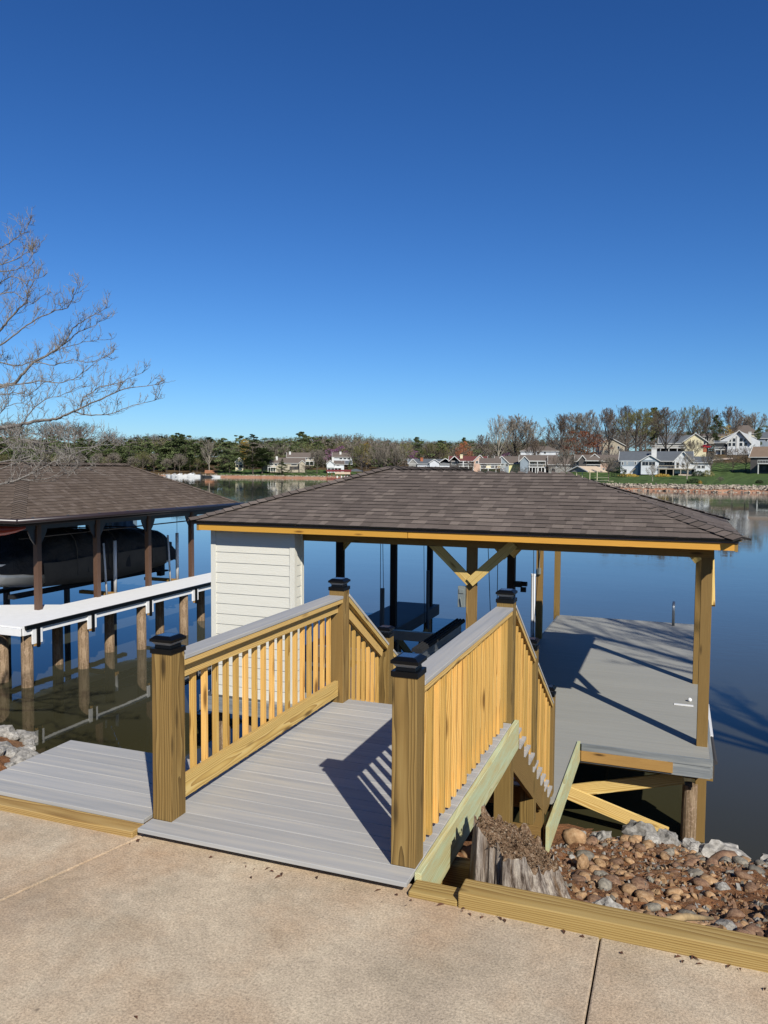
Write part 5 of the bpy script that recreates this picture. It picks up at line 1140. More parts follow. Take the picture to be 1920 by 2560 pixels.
# pines along the left shore: individuals of one kind
g1 = 'dark pines crowding the far left shore'
for i in range(34):
    u = -60+i*17+rw.uniform(-7, 7)
    if u > 500: break
    plant('pine', u, rw.uniform(455, 500), rw.uniform(1094, 1118), 'dark pine crowding the far left shore above the moored boats', g1, rw.uniform(1.0, 1.4))
for i in range(26):
    u = -60+i*22+rw.uniform(-7, 7)
    plant(rw.choice(('cone', 'pine', 'bud', 'bare')), u, rw.uniform(440, 455), rw.uniform(1125, 1150), 'lower tree at the foot of the pines on the far left shore', 'lower trees at the foot of the far left pines', rw.uniform(1.0, 1.4))
for (k, u, D, vt, wd, lab) in (
    ('pine', 437, 470, 1083, 1.3, 'tall broad pine left of the middle breaking the skyline above the moored boats'),
    ('pine', 465, 468, 1087, 1.3, 'tall pine just right of the broad skyline pine'),
    ('pine', 520, 455, 1092, 1.2, 'tall pine rising behind the pale trunk above the clay boat ramp'),
    ('pale', 523, 442, 1098, .9, 'slender pale trunked bare tree above the clay boat ramp'),
    ('pine', 560, 440, 1095, 1.2, 'pale trunked pine right of the clay boat ramp'),
    ('pine', 574, 437, 1105, 1.1, 'pine on the bank just left of the gabled cottage'),
    ('gold', 612, 480, 1097, 1.0, 'golden budding tree behind the pines above the gabled cottage'),
    ('round', 632, 422, 1110, 2.3, 'big dark evergreen between the gabled cottage and the brown townhouses'),
    ('round', 655, 426, 1120, 2.0, 'dark evergreen leaning beside the big shore evergreen'),
    ('cone', 704, 410, 1147, 2.3, 'broad dark cone shaped evergreen on the lawn in front of the townhouses'),
    ('round', 757, 520, 1080, 1.6, 'round topped dark evergreen highest on the skyline behind the townhouses'),
    ('pine', 600, 520, 1088, 1.2, 'skyline pine behind the golden budding tree'), ('pine', 635, 525, 1086, 1.2, 'skyline pine left of the townhouses'),
    ('cone', 700, 500, 1102, 1.4, 'feathery evergreen behind the townhouse roofs, left one'), ('cone', 735, 498, 1104, 1.4, 'feathery evergreen behind the townhouse roofs, middle one'), ('cone', 768, 496, 1106, 1.3, 'feathery evergreen behind the townhouse roofs, right one'),
    ('willow', 765, 408, 1160, 1.6, 'low spreading dark bare tree on the lawn right of the cone evergreen'),
    ('bare', 792, 412, 1122, 1.3, 'bare tree on the shore between the two groups of townhouses'),
    ('bare', 730, 410, 1165, .8, 'thin bare sapling right of the cone evergreen'),
    ('budleaf', 850, 480, 1104, 1.1, 'bright yellow green budding tree above the white gabled house'),
    ('purple', 853, 470, 1115, 1.3, 'large purple flowering redbud above the white gabled house'), ('purple', 823, 474, 1122, .9, 'smaller purple redbud left of the large one'),
    ('purple', 1029, 430, 1124, 1.0, 'purple redbud behind the grey roofed houses'), ('purple', 1268, 380, 1131, 1.4, 'purple redbud behind the grey gabled house'),
    ('cone', 875, 420, 1150, 1.0, 'dark evergreen right of the white gabled house'),
    ('bud', 905, 380, 1108, 1.2, 'budding tree rising behind the left roof corner, left one'), ('gold', 915, 430, 1105, .9, 'golden budding tree behind the left roof corner'),
    ('bare', 945, 370, 1112, 1.2, 'bare tree behind the left roof corner, middle one'), ('bare', 985, 365, 1110, 1.2, 'bare tree right of the roof corner trees'), ('bud', 1012, 370, 1106, 1.1, 'budding tree above the grey roofed ranch house'),
    ('round', 1043, 460, 1093, 1.0, 'round dark evergreen above the ranch house'), ('bud', 1075, 430, 1105, 1.2, 'olive budding tree between the ranch house and the red roofed house'),
    ('budleaf', 1110, 430, 1110, 1.0, 'pale green budding tree behind the red roofed house'), ('red', 1160, 430, 1104, .8, 'russet budding maple behind the red roofed house'),
    ('round', 1160, 520, 1094, .8, 'dark evergreen dome on the skyline behind the russet maple'), ('cone', 1245, 385, 1105, 1.3, 'dark evergreen behind the tall leftmost skyline bare tree'),
    ('bare', 1205, 480, 1085, 1.1, 'broad bare tree on the skyline left of the tallest pair'), 
    ('pale', 1244, 372, 1036, .85, 'tall pale trunked bare tree standing alone over the grey gabled house'),
    ('bare', 1285, 380, 1034, 1.05, 'very tall bare tree left in the twin crown above the middle houses'), ('bare', 1318, 372, 1050, 1.1, 'very tall bare tree right in the twin crown above the middle houses'),
    ('dark', 1335, 330, 1090, 1.0, 'dark bare tree in front of the white hillside house'),
    ('dark', 1400, 360, 1034, 1.05, 'dark bare tree left on the hill crest behind the orange maple'), ('bare', 1435, 380, 1030, 1.0, 'tall bare tree second on the hill crest'), ('bare', 1470, 380, 1024, .9, 'tall bare tree third on the hill crest'), ('dark', 1519, 340, 1018, 1.05, 'large dark bare tree right behind the orange maple'),
    ('dark', 1562, 385, 1014, .9, 'bare tree behind the large budding oak'), ('bud', 1587, 325, 1022, 1.25, 'large olive budding oak above the brown townhouse'), ('bud', 1610, 350, 1020, 1.1, 'second olive budding oak right of the large one'),
    ('round', 1632, 400, 1020, .9, 'dark evergreen between the oaks and the great bare tree'), ('dark', 1661, 300, 1018, 1.25, 'great spreading bare tree behind the white lake house chimney'),
    ('bud', 1728, 360, 1012, .95, 'tall thinly leafed tree above the cream gabled garage'), ('dark', 1765, 350, 1018, .8, 'slim bare tree right of the tall thinly leafed tree'), ('bare', 1748, 380, 1040, .9, 'bare tree behind the slim bare tree'),
    ('round', 1786, 345, 1038, .62, 'narrow dark evergreen left of the glass fronted house'), ('dark', 1822, 360, 1014, .95, 'leaning bare tree behind the glass fronted house'), ('bare', 1880, 390, 1030, 1.1, 'pale bare tree at the right end of the skyline'), ('bare', 1855, 400, 1040, 1.0, 'bare tree between the last two skyline trees'),
    ('gold', 1815, 345, 1062, .8, 'yellow green weeping tree left of the glass fronted house'), ('round', 1890, 330, 1070, .7, 'dark evergreen at the right skyline beside the far roof'),
    ('red', 1450, 296, 1078, 1.6, 'large orange red budding maple above the brown townhouse'), 
    ('bare', 1412, 245, 1120, 1.1, 'reddish bare shrub tree left of the beige dock roof'), ('willow', 1380, 262, 1140, .9, 'spreading bare tree in front of the pillared house'), ('bare', 1520, 225, 1140, 1.3, 'many stemmed crape myrtle right of the beige dock roof'),
    ('pale', 1630, 222, 1160, 1.3, 'small bare lawn tree with a pale trunk in front of the white lake house'), ('pale', 1716, 232, 1133, 1.3, 'small pale trunked tree before the right gable of the white lake house'), ('bare', 1727, 290, 1098, 1.3, 'round bare tree in front of the cream gabled garage'),
    ('bare', 1775, 250, 1128, 1.2, 'small bare tree on the lawn right of the white lake house'), ('willow', 1830, 262, 1117, 1.2, 'brown drooping bare tree below the glass fronted house'), ('willow', 1862, 262, 1115, 1.2, 'brown drooping bare tree beside the brown corner house'),
    ('bare', 1800, 205, 1192, 1.8, 'bare twiggy shrub on the lawn near the water at right'), ('willow', 1175, 290, 1150, 1.2, 'bare shrub tree before the cream walled house'), ('red', 1240, 268, 1165, 1.3, 'dark red budding shrub before the grey gabled house'), ('willow', 1300, 265, 1166, 1.4, 'purple brown shrub left of the pillared house')):
    plant(k, u, D, vt, lab, None, wd)
def shrub(u, D, w_, h, lab, mat='shrub', seed=1):
    r = random.Random(seed+int(u)); m = MB()
    for i in range(420):
        d = Vector((r.gauss(0, 1), r.gauss(0, 1), abs(r.gauss(0, 1)))).normalized(); p = Vector((d.x*w_/2, d.y*w_/2, d.z*h))*r.uniform(.75, 1.05); a = Vector((r.gauss(0, 1), r.gauss(0, 1), r.gauss(0, 1))).normalized()*.16; b = a.orthogonal()
        m.add([p-a, p+b*.7, p+a, p-b*.7], [(0, 1, 2, 3)], None, r.random())
    o = m.build('shrub', mat); o.location = wpos(u, D); tag(o, lab, 'shrub'); return o
shrub(1765, 292, 13, 3.2, 'long dark clipped hedge on the slope left of the glass fronted house'); shrub(1744, 248, 4, 1.8, 'low round dark shrub left at the corner of the white lake house'); shrub(1768, 247, 4, 2.0, 'olive round shrub right of the dark shrub', 'bud_green')
shrub(1734, 208, 3.6, 1.3, 'dark low bush on the bank edge of the lawn'); shrub(1747, 207, 1.3, .7, 'small yellow flowering bush beside the dark bank bush', 'bud_gold'); shrub(1897, 203, 1.8, .8, 'small round bush near the right end of the lawn')
shrub(1545, 250, 5, 3.6, 'tall evergreen shrub at the left end of the white lake house'); shrub(1568, 255, 7, .9, 'golden flower bed along the left wall of the white lake house', 'bud_gold'); shrub(1655, 252, 5, .9, 'golden flower bed under the deck of the white lake house', 'bud_gold')
shrub(1402, 240, 4, 2, 'dark bush left of the beige dock roof'); shrub(1880, 325, 14, 4.5, 'large evergreen magnolia right below the glass fronted house'); shrub(1395, 300, 5, 2.5, 'dark bush below the white hillside house'); shrub(1340, 345, 5, 3, 'dark round bush before the white hillside house')
# ================================================================= HOUSES
class House:
    def __init__(s, name, label, u, v, D, yaw=0, cat='house'):
        s.u0, s.D = u, D; base = at(u, v, D); s.pos = Vector((base.x, base.y, base.z))
        th = YAW+math.atan2(-(u-960), FPX)+yaw     # face the viewer, then turned
        s.e = empty(name, label, cat, s.pos, None, 0); s.ax = Vector((math.cos(th), math.sin(th), 0)); s.ay = Vector((-math.sin(th), math.cos(th), 0))
    def P(s, x, y, z): return s.pos+s.ax*x+s.ay*y+Vector((0, 0, z))
    def bx(s, m, x0, x1, y0, y1, z0, z1, mi=0, tone=.5):
        vs = [s.P(x, y, z) for x, y, z in ((x0, y0, z0), (x1, y0, z0), (x1, y1, z0), (x0, y1, z0), (x0, y0, z1), (x1, y0, z1), (x1, y1, z1), (x0, y1, z1))]
        m.add(vs, [(0, 3, 2, 1), (4, 5, 6, 7), (0, 1, 5, 4), (1, 2, 6, 5), (2, 3, 7, 6), (3, 0, 4, 7)], None, tone, mi); return m
    def wall(s, x0, x1, y0, y1, z0, z1, mat, gable=None, gh=0):
        m = MB(); s.bx(m, x0, x1, y0, y1, z0-1.5, z1)
        if gable == 'x':    # ridge runs along x: gables at both x ends
            c = (y0+y1)/2
            for x in (x0, x1-.01): m.add([s.P(x, y0, z1), s.P(x, y1, z1), s.P(x, c, z1+gh), s.P(x+.01, y0, z1), s.P(x+.01, y1, z1), s.P(x+.01, c, z1+gh)], [(0, 1, 2), (5, 4, 3)])
        if gable == 'y':
            c = (x0+x1)/2
            for y in (y0, y1-.01): m.add([s.P(x0, y, z1), s.P(x1, y, z1), s.P(c, y, z1+gh), s.P(x0, y+.01, z1), s.P(x1, y+.01, z1), s.P(c, y+.01, z1+gh)], [(0, 1, 2), (5, 4, 3)])
        return part(s.e, 'wall', m, mat)
    def roof(s, x0, x1, y0, y1, z, h, mat, kind='x', o=.5, trim='trim'):
        """kind x / y: gable with the ridge along that axis; hip: hipped with the ridge along x"""
        m = MB(); t = MB(); th = .18; x0 -= o; x1 += o; y0 -= o; y1 += o
        sl = lambda w_: h*o/(w_/2-o) if w_/2 > o else 0
        cx, cy = (x0+x1)/2, (y0+y1)/2
        if kind == 'x':
            zz = z-sl(y1-y0); q = [((x0, y0, zz), (x1, y0, zz), (x1, cy, z+h), (x0, cy, z+h)), ((x1, y1, zz), (x0, y1, zz), (x0, cy, z+h), (x1, cy, z+h))]
            for x in (x0, x1-.08): 
                for ya, yb in ((y0, cy), (y1, cy)): t.beam(s.P(x+.04, ya, zz+.02), s.P(x+.04, yb, z+h+.02), .12, .24)
            for y in (y0,): t.beam(s.P(x0, y, zz), s.P(x1, y, zz), .12, .18)
        elif kind == 'y':
            zz = z-sl(x1-x0); q = [((x0, y0, zz), (cx, y0, z+h), (cx, y1, z+h), (x0, y1, zz)), ((cx, y0, z+h), (x1, y0, zz), (x1, y1, zz), (cx, y1, z+h))]
            for y in (y0,):
                for xa, xb in ((x0, cx), (x1, cx)): t.beam(s.P(xa, y+.04, zz+.02), s.P(xb, y+.04, z+h+.02), .12, .24)
        else:
            zz = z-.1; k = min((y1-y0)/2, (x1-x0)/2*.95); a, b = x0+k, x1-k
            q = [((x0, y0, zz), (x1, y0, zz), (b, cy, z+h), (a, cy, z+h)), ((x1, y1, zz), (x0, y1, zz), (a, cy, z+h), (b, cy, z+h)), ((x0, y1, zz), (x0, y0, zz), (a, cy, z+h)), ((x1, y0, zz), (x1, y1, zz), (b, cy, z+h))]
            t.beam(s.P(x0, y0, zz-.1), s.P(x1, y0, zz-.1), .1, .22)
        for f in q:
            n_ = len(f); vv = [s.P(*c) for c in f]+[s.P(c[0], c[1], c[2]-th) for c in f]
            m.add(vv, [tuple(range(n_)), tuple(range(2*n_-1, n_-1, -1))]+[((i+1) % n_, i, i+n_, (i+1) % n_+n_) for i in range(n_)])
        r = part(s.e, 'roof', m, mat, fix=True)
        if trim: part(r, 'trim', t, trim)
        return r
    def win(s, x, z, w_=1.0, h=1.3, y=0.0, n=1, side=None, frame='trim', glass='glass'):
        m = MB(); g = MB(); yy = y
        if side is None:
            s.bx(m, x-w_/2-.12, x+w_/2+.12, yy-.06, yy-.01, z-.12, z+h+.12)
            for k in range(n):
                a = x-w_/2+w_*k/n; s.bx(g, a+.04, a+w_/n-.04, yy-.09, yy-.062, z, z+h)
        else:   # on a side wall at x = side, centred on y
            s.bx(m, side-.05, side+.05, x-w_/2-.12, x+w_/2+.12, z-.12, z+h+.12); s.bx(g, side-.07, side+.07, x-w_/2, x+w_/2, z, z+h)
        f = part(s.e, 'window', m, frame); part(f, 'pane', g, glass); return f
    def chim(s, x, y, z0, z1, w_=1.2, mat='trim'): return part(s.e, 'chimney', s.bx(s.bx(MB(), x-w_/2, x+w_/2, y-.6, y+.6, z0, z1), x-w_/2-.1, x+w_/2+.1, y-.7, y+.7, z1-.25, z1-.05), mat)
    def deck(s, x0, x1, y0, y1, z, mat='trim', rail=True, n=5, ground=0):
        m = s.bx(MB(), x0, x1, y0, y1, z-.3, z)
        if rail:
            s.bx(m, x0, x1, y0, y0+.08, z+.85, z+1.0)
            k = max(2, int((x1-x0)/.45))
            for i in range(k+1): a = x0+(x1-x0-.06)*i/k; s.bx(m, a, a+.06, y0+.01, y0+.07, z, z+.85)
        d = part(s.e, 'deck', m, mat)
        for i in range(n): a = x0+.1+(x1-x0-.4)*i/max(n-1, 1); part(s.e, 'pillar', s.bx(MB(), a, a+.26, y0+.1, y0+.36, ground-1.2, z-.3), mat)
        return d
    def dark(s, x0, x1, y, z0, z1): return part(s.e, 'doorway', s.bx(MB(), x0, x1, y-.07, y-.01, z0, z1), 'window_dark')
# white lake house with grey roof (scale: 7.3 px per metre at D=267)
H = House('lake_house', 'long white lake house with grey roof, white chimney and raised deck above the striped lawn', 1640, 1187, 262)
s_ = 1/(FPX/262)
def X(u): return (u-1640)*s_
def Zh(v): return (1187-v)*s_
H.wall(X(1554), X(1608), 2, 11, 0, Zh(1151), 'h_greyblue'); part(H.e, 'lower_wall', H.bx(MB(), X(1554), X(1596), 1.9, 1.99, 0, Zh(1166)), 'h_white')
H.wall(X(1600), X(1738), 4, 14, 0, Zh(1151), 'h_greyblue')
H.roof(X(1552), X(1725), 2.5, 15, Zh(1151), Zh(1127)-Zh(1151), 'r_grey', 'x')
H.wall(X(1604), X(1646), -1.5, 5, Zh(1175), Zh(1151), 'h_white', 'y', 1.75); H.roof(X(1604), X(1646), -1.5, 8, Zh(1151), 1.75, 'r_grey', 'y')
part(H.e, 'gable_front', H.bx(MB(), X(1605), X(1645), -1.62, -1.52, Zh(1154), Zh(1150)), 'h_greyblue')
H.win(X(1614), Zh(1163.5), 2.0, 1.15, -1.5, 2); H.win(X(1630), Zh(1163.5), 2.0, 1.15, -1.5, 2); H.win(X(1566), Zh(1182), .9, 1.1, 1.9, 2); H.win(X(1559), Zh(1162), .5, .9, 2); H.win(X(1570), Zh(1161), .25, .7, 2); H.win(X(1590), Zh(1161), .45, .9, 2)
H.dark(X(1609), X(1645), -.9, 0, Zh(1176)); 
H.wall(X(1683), X(1722), .5, 9, Zh(1172), Zh(1151), 'h_white', 'y', 3.0); H.roof(X(1683), X(1722), .5, 12, Zh(1151), 3.0, 'r_grey', 'y', .6)
H.win(X(1668), Zh(1164), 2.5, 1.2, 4, 3); H.win(X(1690), Zh(1169), .8, 1.7, .5); H.win(X(1703), Zh(1168), .9, 1.3, .5)
H.chim(X(1634), 5, Zh(1151), Zh(1121), 1.7); H.deck(X(1645), X(1732), -2, 2.5, Zh(1171), 'h_tan', True, 6); H.dark(X(1646), X(1730), 1.5, 0, Zh(1173))
H.wall(X(1722), X(1768), 3, 12, Zh(1178), Zh(1158), 'h_white'); H.roof(X(1722), X(1768), 3, 13, Zh(1155), 2.0, 'r_grey', 'x'); H.win(X(1740), Zh(1170), 1.0, .9, 3, 2); H.win(X(1750), Zh(1170), 1.0, .9, 3, 2)
part(H.e, 'stair', MB().beam(H.P(X(1574), 1.2, 0), H.P(X(1592), 1.2, Zh(1169)), .9, .25), 'h_tan')
part(H.e, 'terrace_wall', H.bx(MB(), X(1692), X(1750), -4, -3.6, -.6, .3), 'path')
# glass fronted A frame
H = House('glass_front_house', 'white house with steep glass fronted gable and tall white chimney on the right slope', 1848, 1128, 322)
s_ = 1/(FPX/322); X = lambda u: (u-1848)*s_; Zh = lambda v: (1128-v)*s_
H.wall(X(1800), X(1895), 4, 14, -1, Zh(1103), 'h_white', 'y', 4.5); H.roof(X(1808), X(1884), 5, 15, Zh(1094), 2.8, 'r_grey', 'y', .6)
H.wall(X(1821), X(1872), 0, 8, 0, Zh(1106), 'h_white', 'y', 5.0); H.roof(X(1820), X(1873), -.8, 8, Zh(1107), 5.1, 'r_grey', 'y', .4)
for u_, v_, w1, h1 in ((1826, 1115, 1.1, 1.3), (1835.5, 1115, 1.1, 1.3), (1851.5, 1115, 1.2, 1.3), (1862, 1115, 1.1, 1.3), (1835.5, 1104, 1.0, 1.35), (1851.5, 1104, 1.2, 1.35), (1827, 1104, .6, .9), (1860, 1104, .6, .9)): H.win(X(u_), Zh(v_), w1, h1, 0)
part(H.e, 'centre_post', H.bx(MB(), X(1841), X(1845), -.3, .2, 0, Zh(1090)), 'trim')
H.chim(X(1871), 1, 0, Zh(1080), 1.1); H.roof(X(1790), X(1822), 2, 9, Zh(1106), 1.0, 'r_grey', 'x', .3); H.dark(X(1793), X(1820), 2, Zh(1119), Zh(1107)); H.deck(X(1791), X(1821), 1, 4, Zh(1123), 'trim', True, 3, -2); H.wall(X(1791), X(1800), 2.5, 8, -1, Zh(1119), 'h_white')
# cream garage gable with the long deck
H = House('cream_house', 'cream house with big right gable and long white deck behind the white lake house', 1706, 1130, 312)
s_ = 1/(FPX/312); X = lambda u: (u-1706)*s_; Zh = lambda v: (1130-v)*s_
H.wall(X(1710), X(1761), 0, 12, -1, Zh(1104), 'h_cream', 'y', 3.2); H.roof(X(1708), X(1763), 0, 12, Zh(1104), 3.2, 'r_grey', 'y', .6)
H.wall(X(1640), X(1712), 3, 12, -1, Zh(1108), 'h_grey'); H.roof(X(1650), X(1740), 3, 13, Zh(1106), 3.2, 'r_grey', 'x'); H.deck(X(1633), X(1715), -1, 3, Zh(1119), 'trim', True, 5, -1.5)
H.win(X(1757), Zh(1111), .7, 1.1, 0); part(H.e, 'garage_door', H.bx(MB(), X(1754), X(1762), -.1, -.02, 0, Zh(1119)), 'brick'); H.dark(X(1640), X(1700), 2.9, -.5, Zh(1120))
# driveway
dm = MB(); pts = [(1722, 286), (1750, 290), (1775, 297), (1800, 300), (1830, 303)]
vs = []
for u_, D_ in pts: vs += [tuple(wpos(u_, D_)+Vector((0, 0, .25))), tuple(wpos(u_, D_+7)+Vector((0, 0, .25)))]
dm.add(vs, [(2*i, 2*i+2, 2*i+3, 2*i+1) for i in range(len(pts)-1)]); tag(dm.build('driveway', 'path'), kind='structure')
def car(u, v, D, yaw, mat, label):
    e = empty('parked_car', label, 'car', at(u, v, D), None, yaw); 
    def lb(x0, x1, y0, y1, z0, z1): return MB().box(x0, x1, y0, y1, z0, z1, ax=0)
    b = MB(); secs = []
    for x, zt, hw in ((-2.2, .7, .75), (-2.0, .85, .88), (-1.2, .95, .9), (-.8, 1.42, .72), (.6, 1.45, .72), (1.2, .95, .88), (2.0, .82, .85), (2.2, .6, .72)):
        secs.append([(x, -hw, .3), (x, -hw, min(zt, .9)), (x, -hw*.85, zt), (x, hw*.85, zt), (x, hw, min(zt, .9)), (x, hw, .3)])
    loft(b, secs); local(e, 'body', b, mat, fix=True)
    local(e, 'window', MB().box(-.85, .75, -.79, .79, .98, 1.32, ax=0), 'glass')
    for x in (-1.35, 1.35):
        for y in (-.8, .8): local(e, 'wheel', MB().tube([(x, y-.1, .32), (x, y+.1, .32)], .32, 12), 'rubber')
MAT['car_red'] = plain('red_car_paint', '#8c1a1c', .3, var=.05)
car(1764.5, 1121, 300, .9, 'car_red', 'red car parked beside the cream gabled house')
# houses behind and to the right
def simple(name, label, u0, u1, vb, ve, vr, D, wm, rmm, kind='x', wins=(), chim=None, deckz=None, dark=None, dep=9, yaw=0, gab=None):
    uc = (u0+u1)/2; H = House(name, label, uc, vb, D, yaw); s_ = 1/(FPX/D); X = lambda u: (u-uc)*s_; Z = lambda v: (vb-v)*s_
    H.wall(X(u0), X(u1), 0, dep, 0, Z(ve), wm, kind if kind in 'xy' else None, Z(vr)-Z(ve)); H.roof(X(u0), X(u1), 0, dep, Z(ve), Z(vr)-Z(ve), rmm, kind)
    for (u_, v_, w1, h1, n1) in wins: H.win(X(u_), Z(v_), w1, h1, 0, n1)
    if chim: H.chim(X(chim[0]), 3, Z(ve), Z(chim[1]), 1.1, chim[2] if len(chim) > 2 else 'trim')
    if dark: 
        for d_ in dark: H.dark(X(d_[0]), X(d_[1]), 0, Z(d_[3]), Z(d_[2]))
    if deckz: H.deck(X(deckz[0]), X(deckz[1]), -2.6, .0, Z(deckz[2]), 'trim', True, deckz[3])
    if gab:
        for g_ in gab:
            a, b, zt, hh, mt = g_; H.wall(X(a), X(b), -2, 2, 0, Z(zt), mt, 'y', hh); H.roof(X(a), X(b), -2, 4, Z(zt), hh, rmm, 'y', .4)
    return H, X, Z
simple('hip_roof_house', 'house with a big brown grey hip roof behind the glass fronted house', 1822, 1892, 1105, 1084, 1062, 372, 'h_cream', 'r_brown', 'hip', [(1884, 1090, .8, 1, 1)])
simple('grey_blue_house', 'grey blue house with a dark roof at the right border of the hilltop', 1886, 1960, 1112, 1095, 1079, 345, 'h_greyblue', 'r_grey', 'hip', [(1916, 1103, .8, .9, 1)])
simple('stone_house', 'half hidden pale stone house on the hill right of the cream house', 1752, 1812, 1102, 1090, 1083, 385, 'wall_stone', 'r_brown', 'x', [(1765, 1099, .6, 1.2, 1), (1775, 1099, .6, 1.2, 1), (1795, 1099, .6, 1.2, 1)], (1803, 1087))
H, X, Z = simple('brown_corner_house', 'dark brown house with a cream balcony at the right border above the lawn', 1880, 1990, 1181, 1141, 1115, 250, 'h_dark', 'r_tan', 'x', [(1912, 1175, .8, 1.2, 1)], None, (1900, 1990, 1158, 4), [(1902, 1985, 1143, 1180)], 12, -.15)
H, X, Z = simple('brown_townhouse', 'long brown roofed townhouse with white turret balcony left of the white lake house', 1440, 1556, 1186, 1152, 1136, 280, 'h_pink', 'r_brown', 'x', [(1444, 1161, .8, .9, 1), (1508, 1178, .7, 1.0, 1), (1547, 1160, .5, .6, 1)], None, (1467, 1502, 1168, 4), [(1468, 1500, 1153, 1167), (1468, 1500, 1170, 1184)], 10, 0, [(1448, 1466, 1150, 1.6, 'h_dark')])
H.roof(X(1466), X(1504), -2.6, 2, Z(1151), 1.7, 'r_brown', 'hip', .4); H.roof(X(1476), X(1496), 2, 5, Z(1143), 1.2, 'r_brown', 'y', .3)
simple('left_wing_house', 'brown grey house seen behind bare trees left of the brown townhouse', 1372, 1440, 1186, 1160, 1140, 285, 'h_grey', 'r_brown', 'x', [(1395, 1168, .8, 1.2, 2)], None, None, [(1380, 1388, 1172, 1184)])
simple('cottage_hill', 'pale gabled house half hidden behind the dark bare tree on the hill', 1490, 1560, 1132, 1113, 1094, 345, 'h_tan', 'r_brown', 'y', [(1545, 1122, .8, 1.1, 1)], (1487, 1107, 'brick'))
simple('white_hill_house', 'long white house with grey roof on the hill above the pillared house', 1302, 1395, 1140, 1127, 1115, 350, 'h_white', 'r_brown', 'hip', [(1345, 1134, .8, 1.0, 1), (1362, 1134, .8, 1.0, 1)])
H, X, Z = simple('pillared_house', 'brown roofed house on tall white pillars with a white balcony', 1300, 1388, 1183, 1154, 1137, 290, 'h_tan', 'r_brown', 'x', [(1343, 1161, .8, 1.2, 1), (1353, 1161, .8, 1.2, 1), (1331, 1164, 1.2, 1.3, 2)], None, (1322, 1362, 1167, 6), [(1322, 1385, 1169, 1183)], 10, 0, [(1301, 1322, 1152, 1.6, 'h_greyblue')])
H.deck(X(1322), X(1364), -2.4, .0, Z(1152), 'trim', False, 3)
H, X, Z = simple('grey_gable_house', 'house with a large grey gable and pale yellow side wall among the middle houses', 1238, 1300, 1176, 1158, 1140, 300, 'h_yellow', 'r_brown', 'x', [], None, None, None, 11)
H.wall(X(1236), X(1272), -.5, 6, 0, Z(1158), 'h_greyblue', 'y', 2.6); H.roof(X(1236), X(1272), -.5, 8, Z(1158), 2.7, 'r_brown', 'y', .4); H.win(X(1256), Z(1166), 1.0, 1.0, -.5, 2); H.win(X(1267), Z(1166), .9, 1.0, -.5, 2)
H, X, Z = simple('cream_wall_house', 'small house with cream wall and deck right of the red roofed house', 1200, 1250, 1176, 1158, 1145, 295, 'h_cream', 'r_brown', 'x', [(1232, 1170, 1.2, 1.2, 2), (1240, 1170, .8, 1.2, 1)], None, (1200, 1260, 1170, 4), [(1202, 1215, 1160, 1170)])
H, X, Z = simple('red_roof_house', 'house with a dark red roof, white balcony columns and pink stone gable', 1124, 1216, 1180, 1152, 1140, 310, 'h_dark', 'r_red', 'x', [(1137, 1162, 2.2, 1.2, 3)], (1153, 1136, 'h_cream'), (1147, 1184, 1165, 4), [(1147, 1182, 1153, 1164), (1147, 1182, 1168, 1179)], 10)
H.wall(X(1184), X(1214), -.6, 6, 0, Z(1152), 'h_pink', 'y', 2.2); H.roof(X(1184), X(1214), -.6, 8, Z(1152), 2.3, 'r_red', 'y', .4); H.win(X(1192), Z(1158), .9, .9, -.6, 2); H.roof(X(1124), X(1148), -1.5, 5, Z(1152), 1.8, 'r_red', 'y', .3)
for u_ in (1157, 1170): part(H.e, 'pillar', H.bx(MB(), X(u_), X(u_)+.4, -2.5, -2.1, -1, Z(1153)), 'trim')
H, X, Z = simple('ranch_house', 'low grey roofed ranch house with white gables left of the red roofed house', 1022, 1124, 1172, 1159, 1147, 330, 'h_white', 'r_grey', 'x', [(1040, 1168, 1.2, 1.1, 1), (1095, 1168, 1.2, .9, 2)], (1054, 1144, 'brick'), None, None, 10)
H.wall(X(1074), X(1098), -1, 4, 0, Z(1157), 'h_white', 'y', 1.2); H.roof(X(1074), X(1098), -1, 5, Z(1156), 1.3, 'r_grey', 'y', .4); H.roof(X(1100), X(1126), 0, 6, Z(1154), 1.4, 'r_grey', 'y', .4); H.wall(X(1022), X(1040), -.5, 3, 0, Z(1158), 'h_grey', 'y', 1.6); H.roof(X(1022), X(1042), -.5, 5, Z(1158), 1.8, 'r_grey', 'y', .3)
# left group
H, X, Z = simple('white_gabled_house', 'white gabled house with dark lower windows above the red dock roof', 819, 860, 1176, 1160, 1151, 420, 'h_white', 'r_brown', 'x', [(822.5, 1165, 1.6, 1.3, 2), (830, 1165, 1.6, 1.3, 2), (845, 1165, 1.5, 1, 2)], (832, 1143), (818, 854, 1169, 5), [(819, 851, 1170, 1176)], 10)
H.wall(X(817), X(835), -1.5, 4, 2, Z(1159), 'h_white', 'y', 1.6); H.roof(X(817), X(835), -1.5, 6, Z(1159), 1.7, 'r_brown', 'y', .5); H.roof(X(855), X(880), 1, 9, Z(1160), 1.9, 'r_grey', 'x', .3)
simple('upper_white_house', 'upper brown roofed house behind the white gabled house', 832, 880, 1153, 1142, 1131, 450, 'h_white', 'r_brown', 'x', [(852, 1148, 1.5, .9, 2), (862, 1148, 1.5, .9, 2), (872, 1148, 1.5, .9, 2)], (851, 1129))
simple('upper_townhouse', 'upper row of brown roofed townhouses with white balconies', 718, 785, 1158, 1143, 1131, 455, 'h_tan', 'r_brown', 'x', [(745, 1149, 1.6, 1, 2), (765, 1149, 1.2, 1, 2), (775, 1149, 1.2, 1, 2)], (725, 1129), (740, 785, 1153, 5))
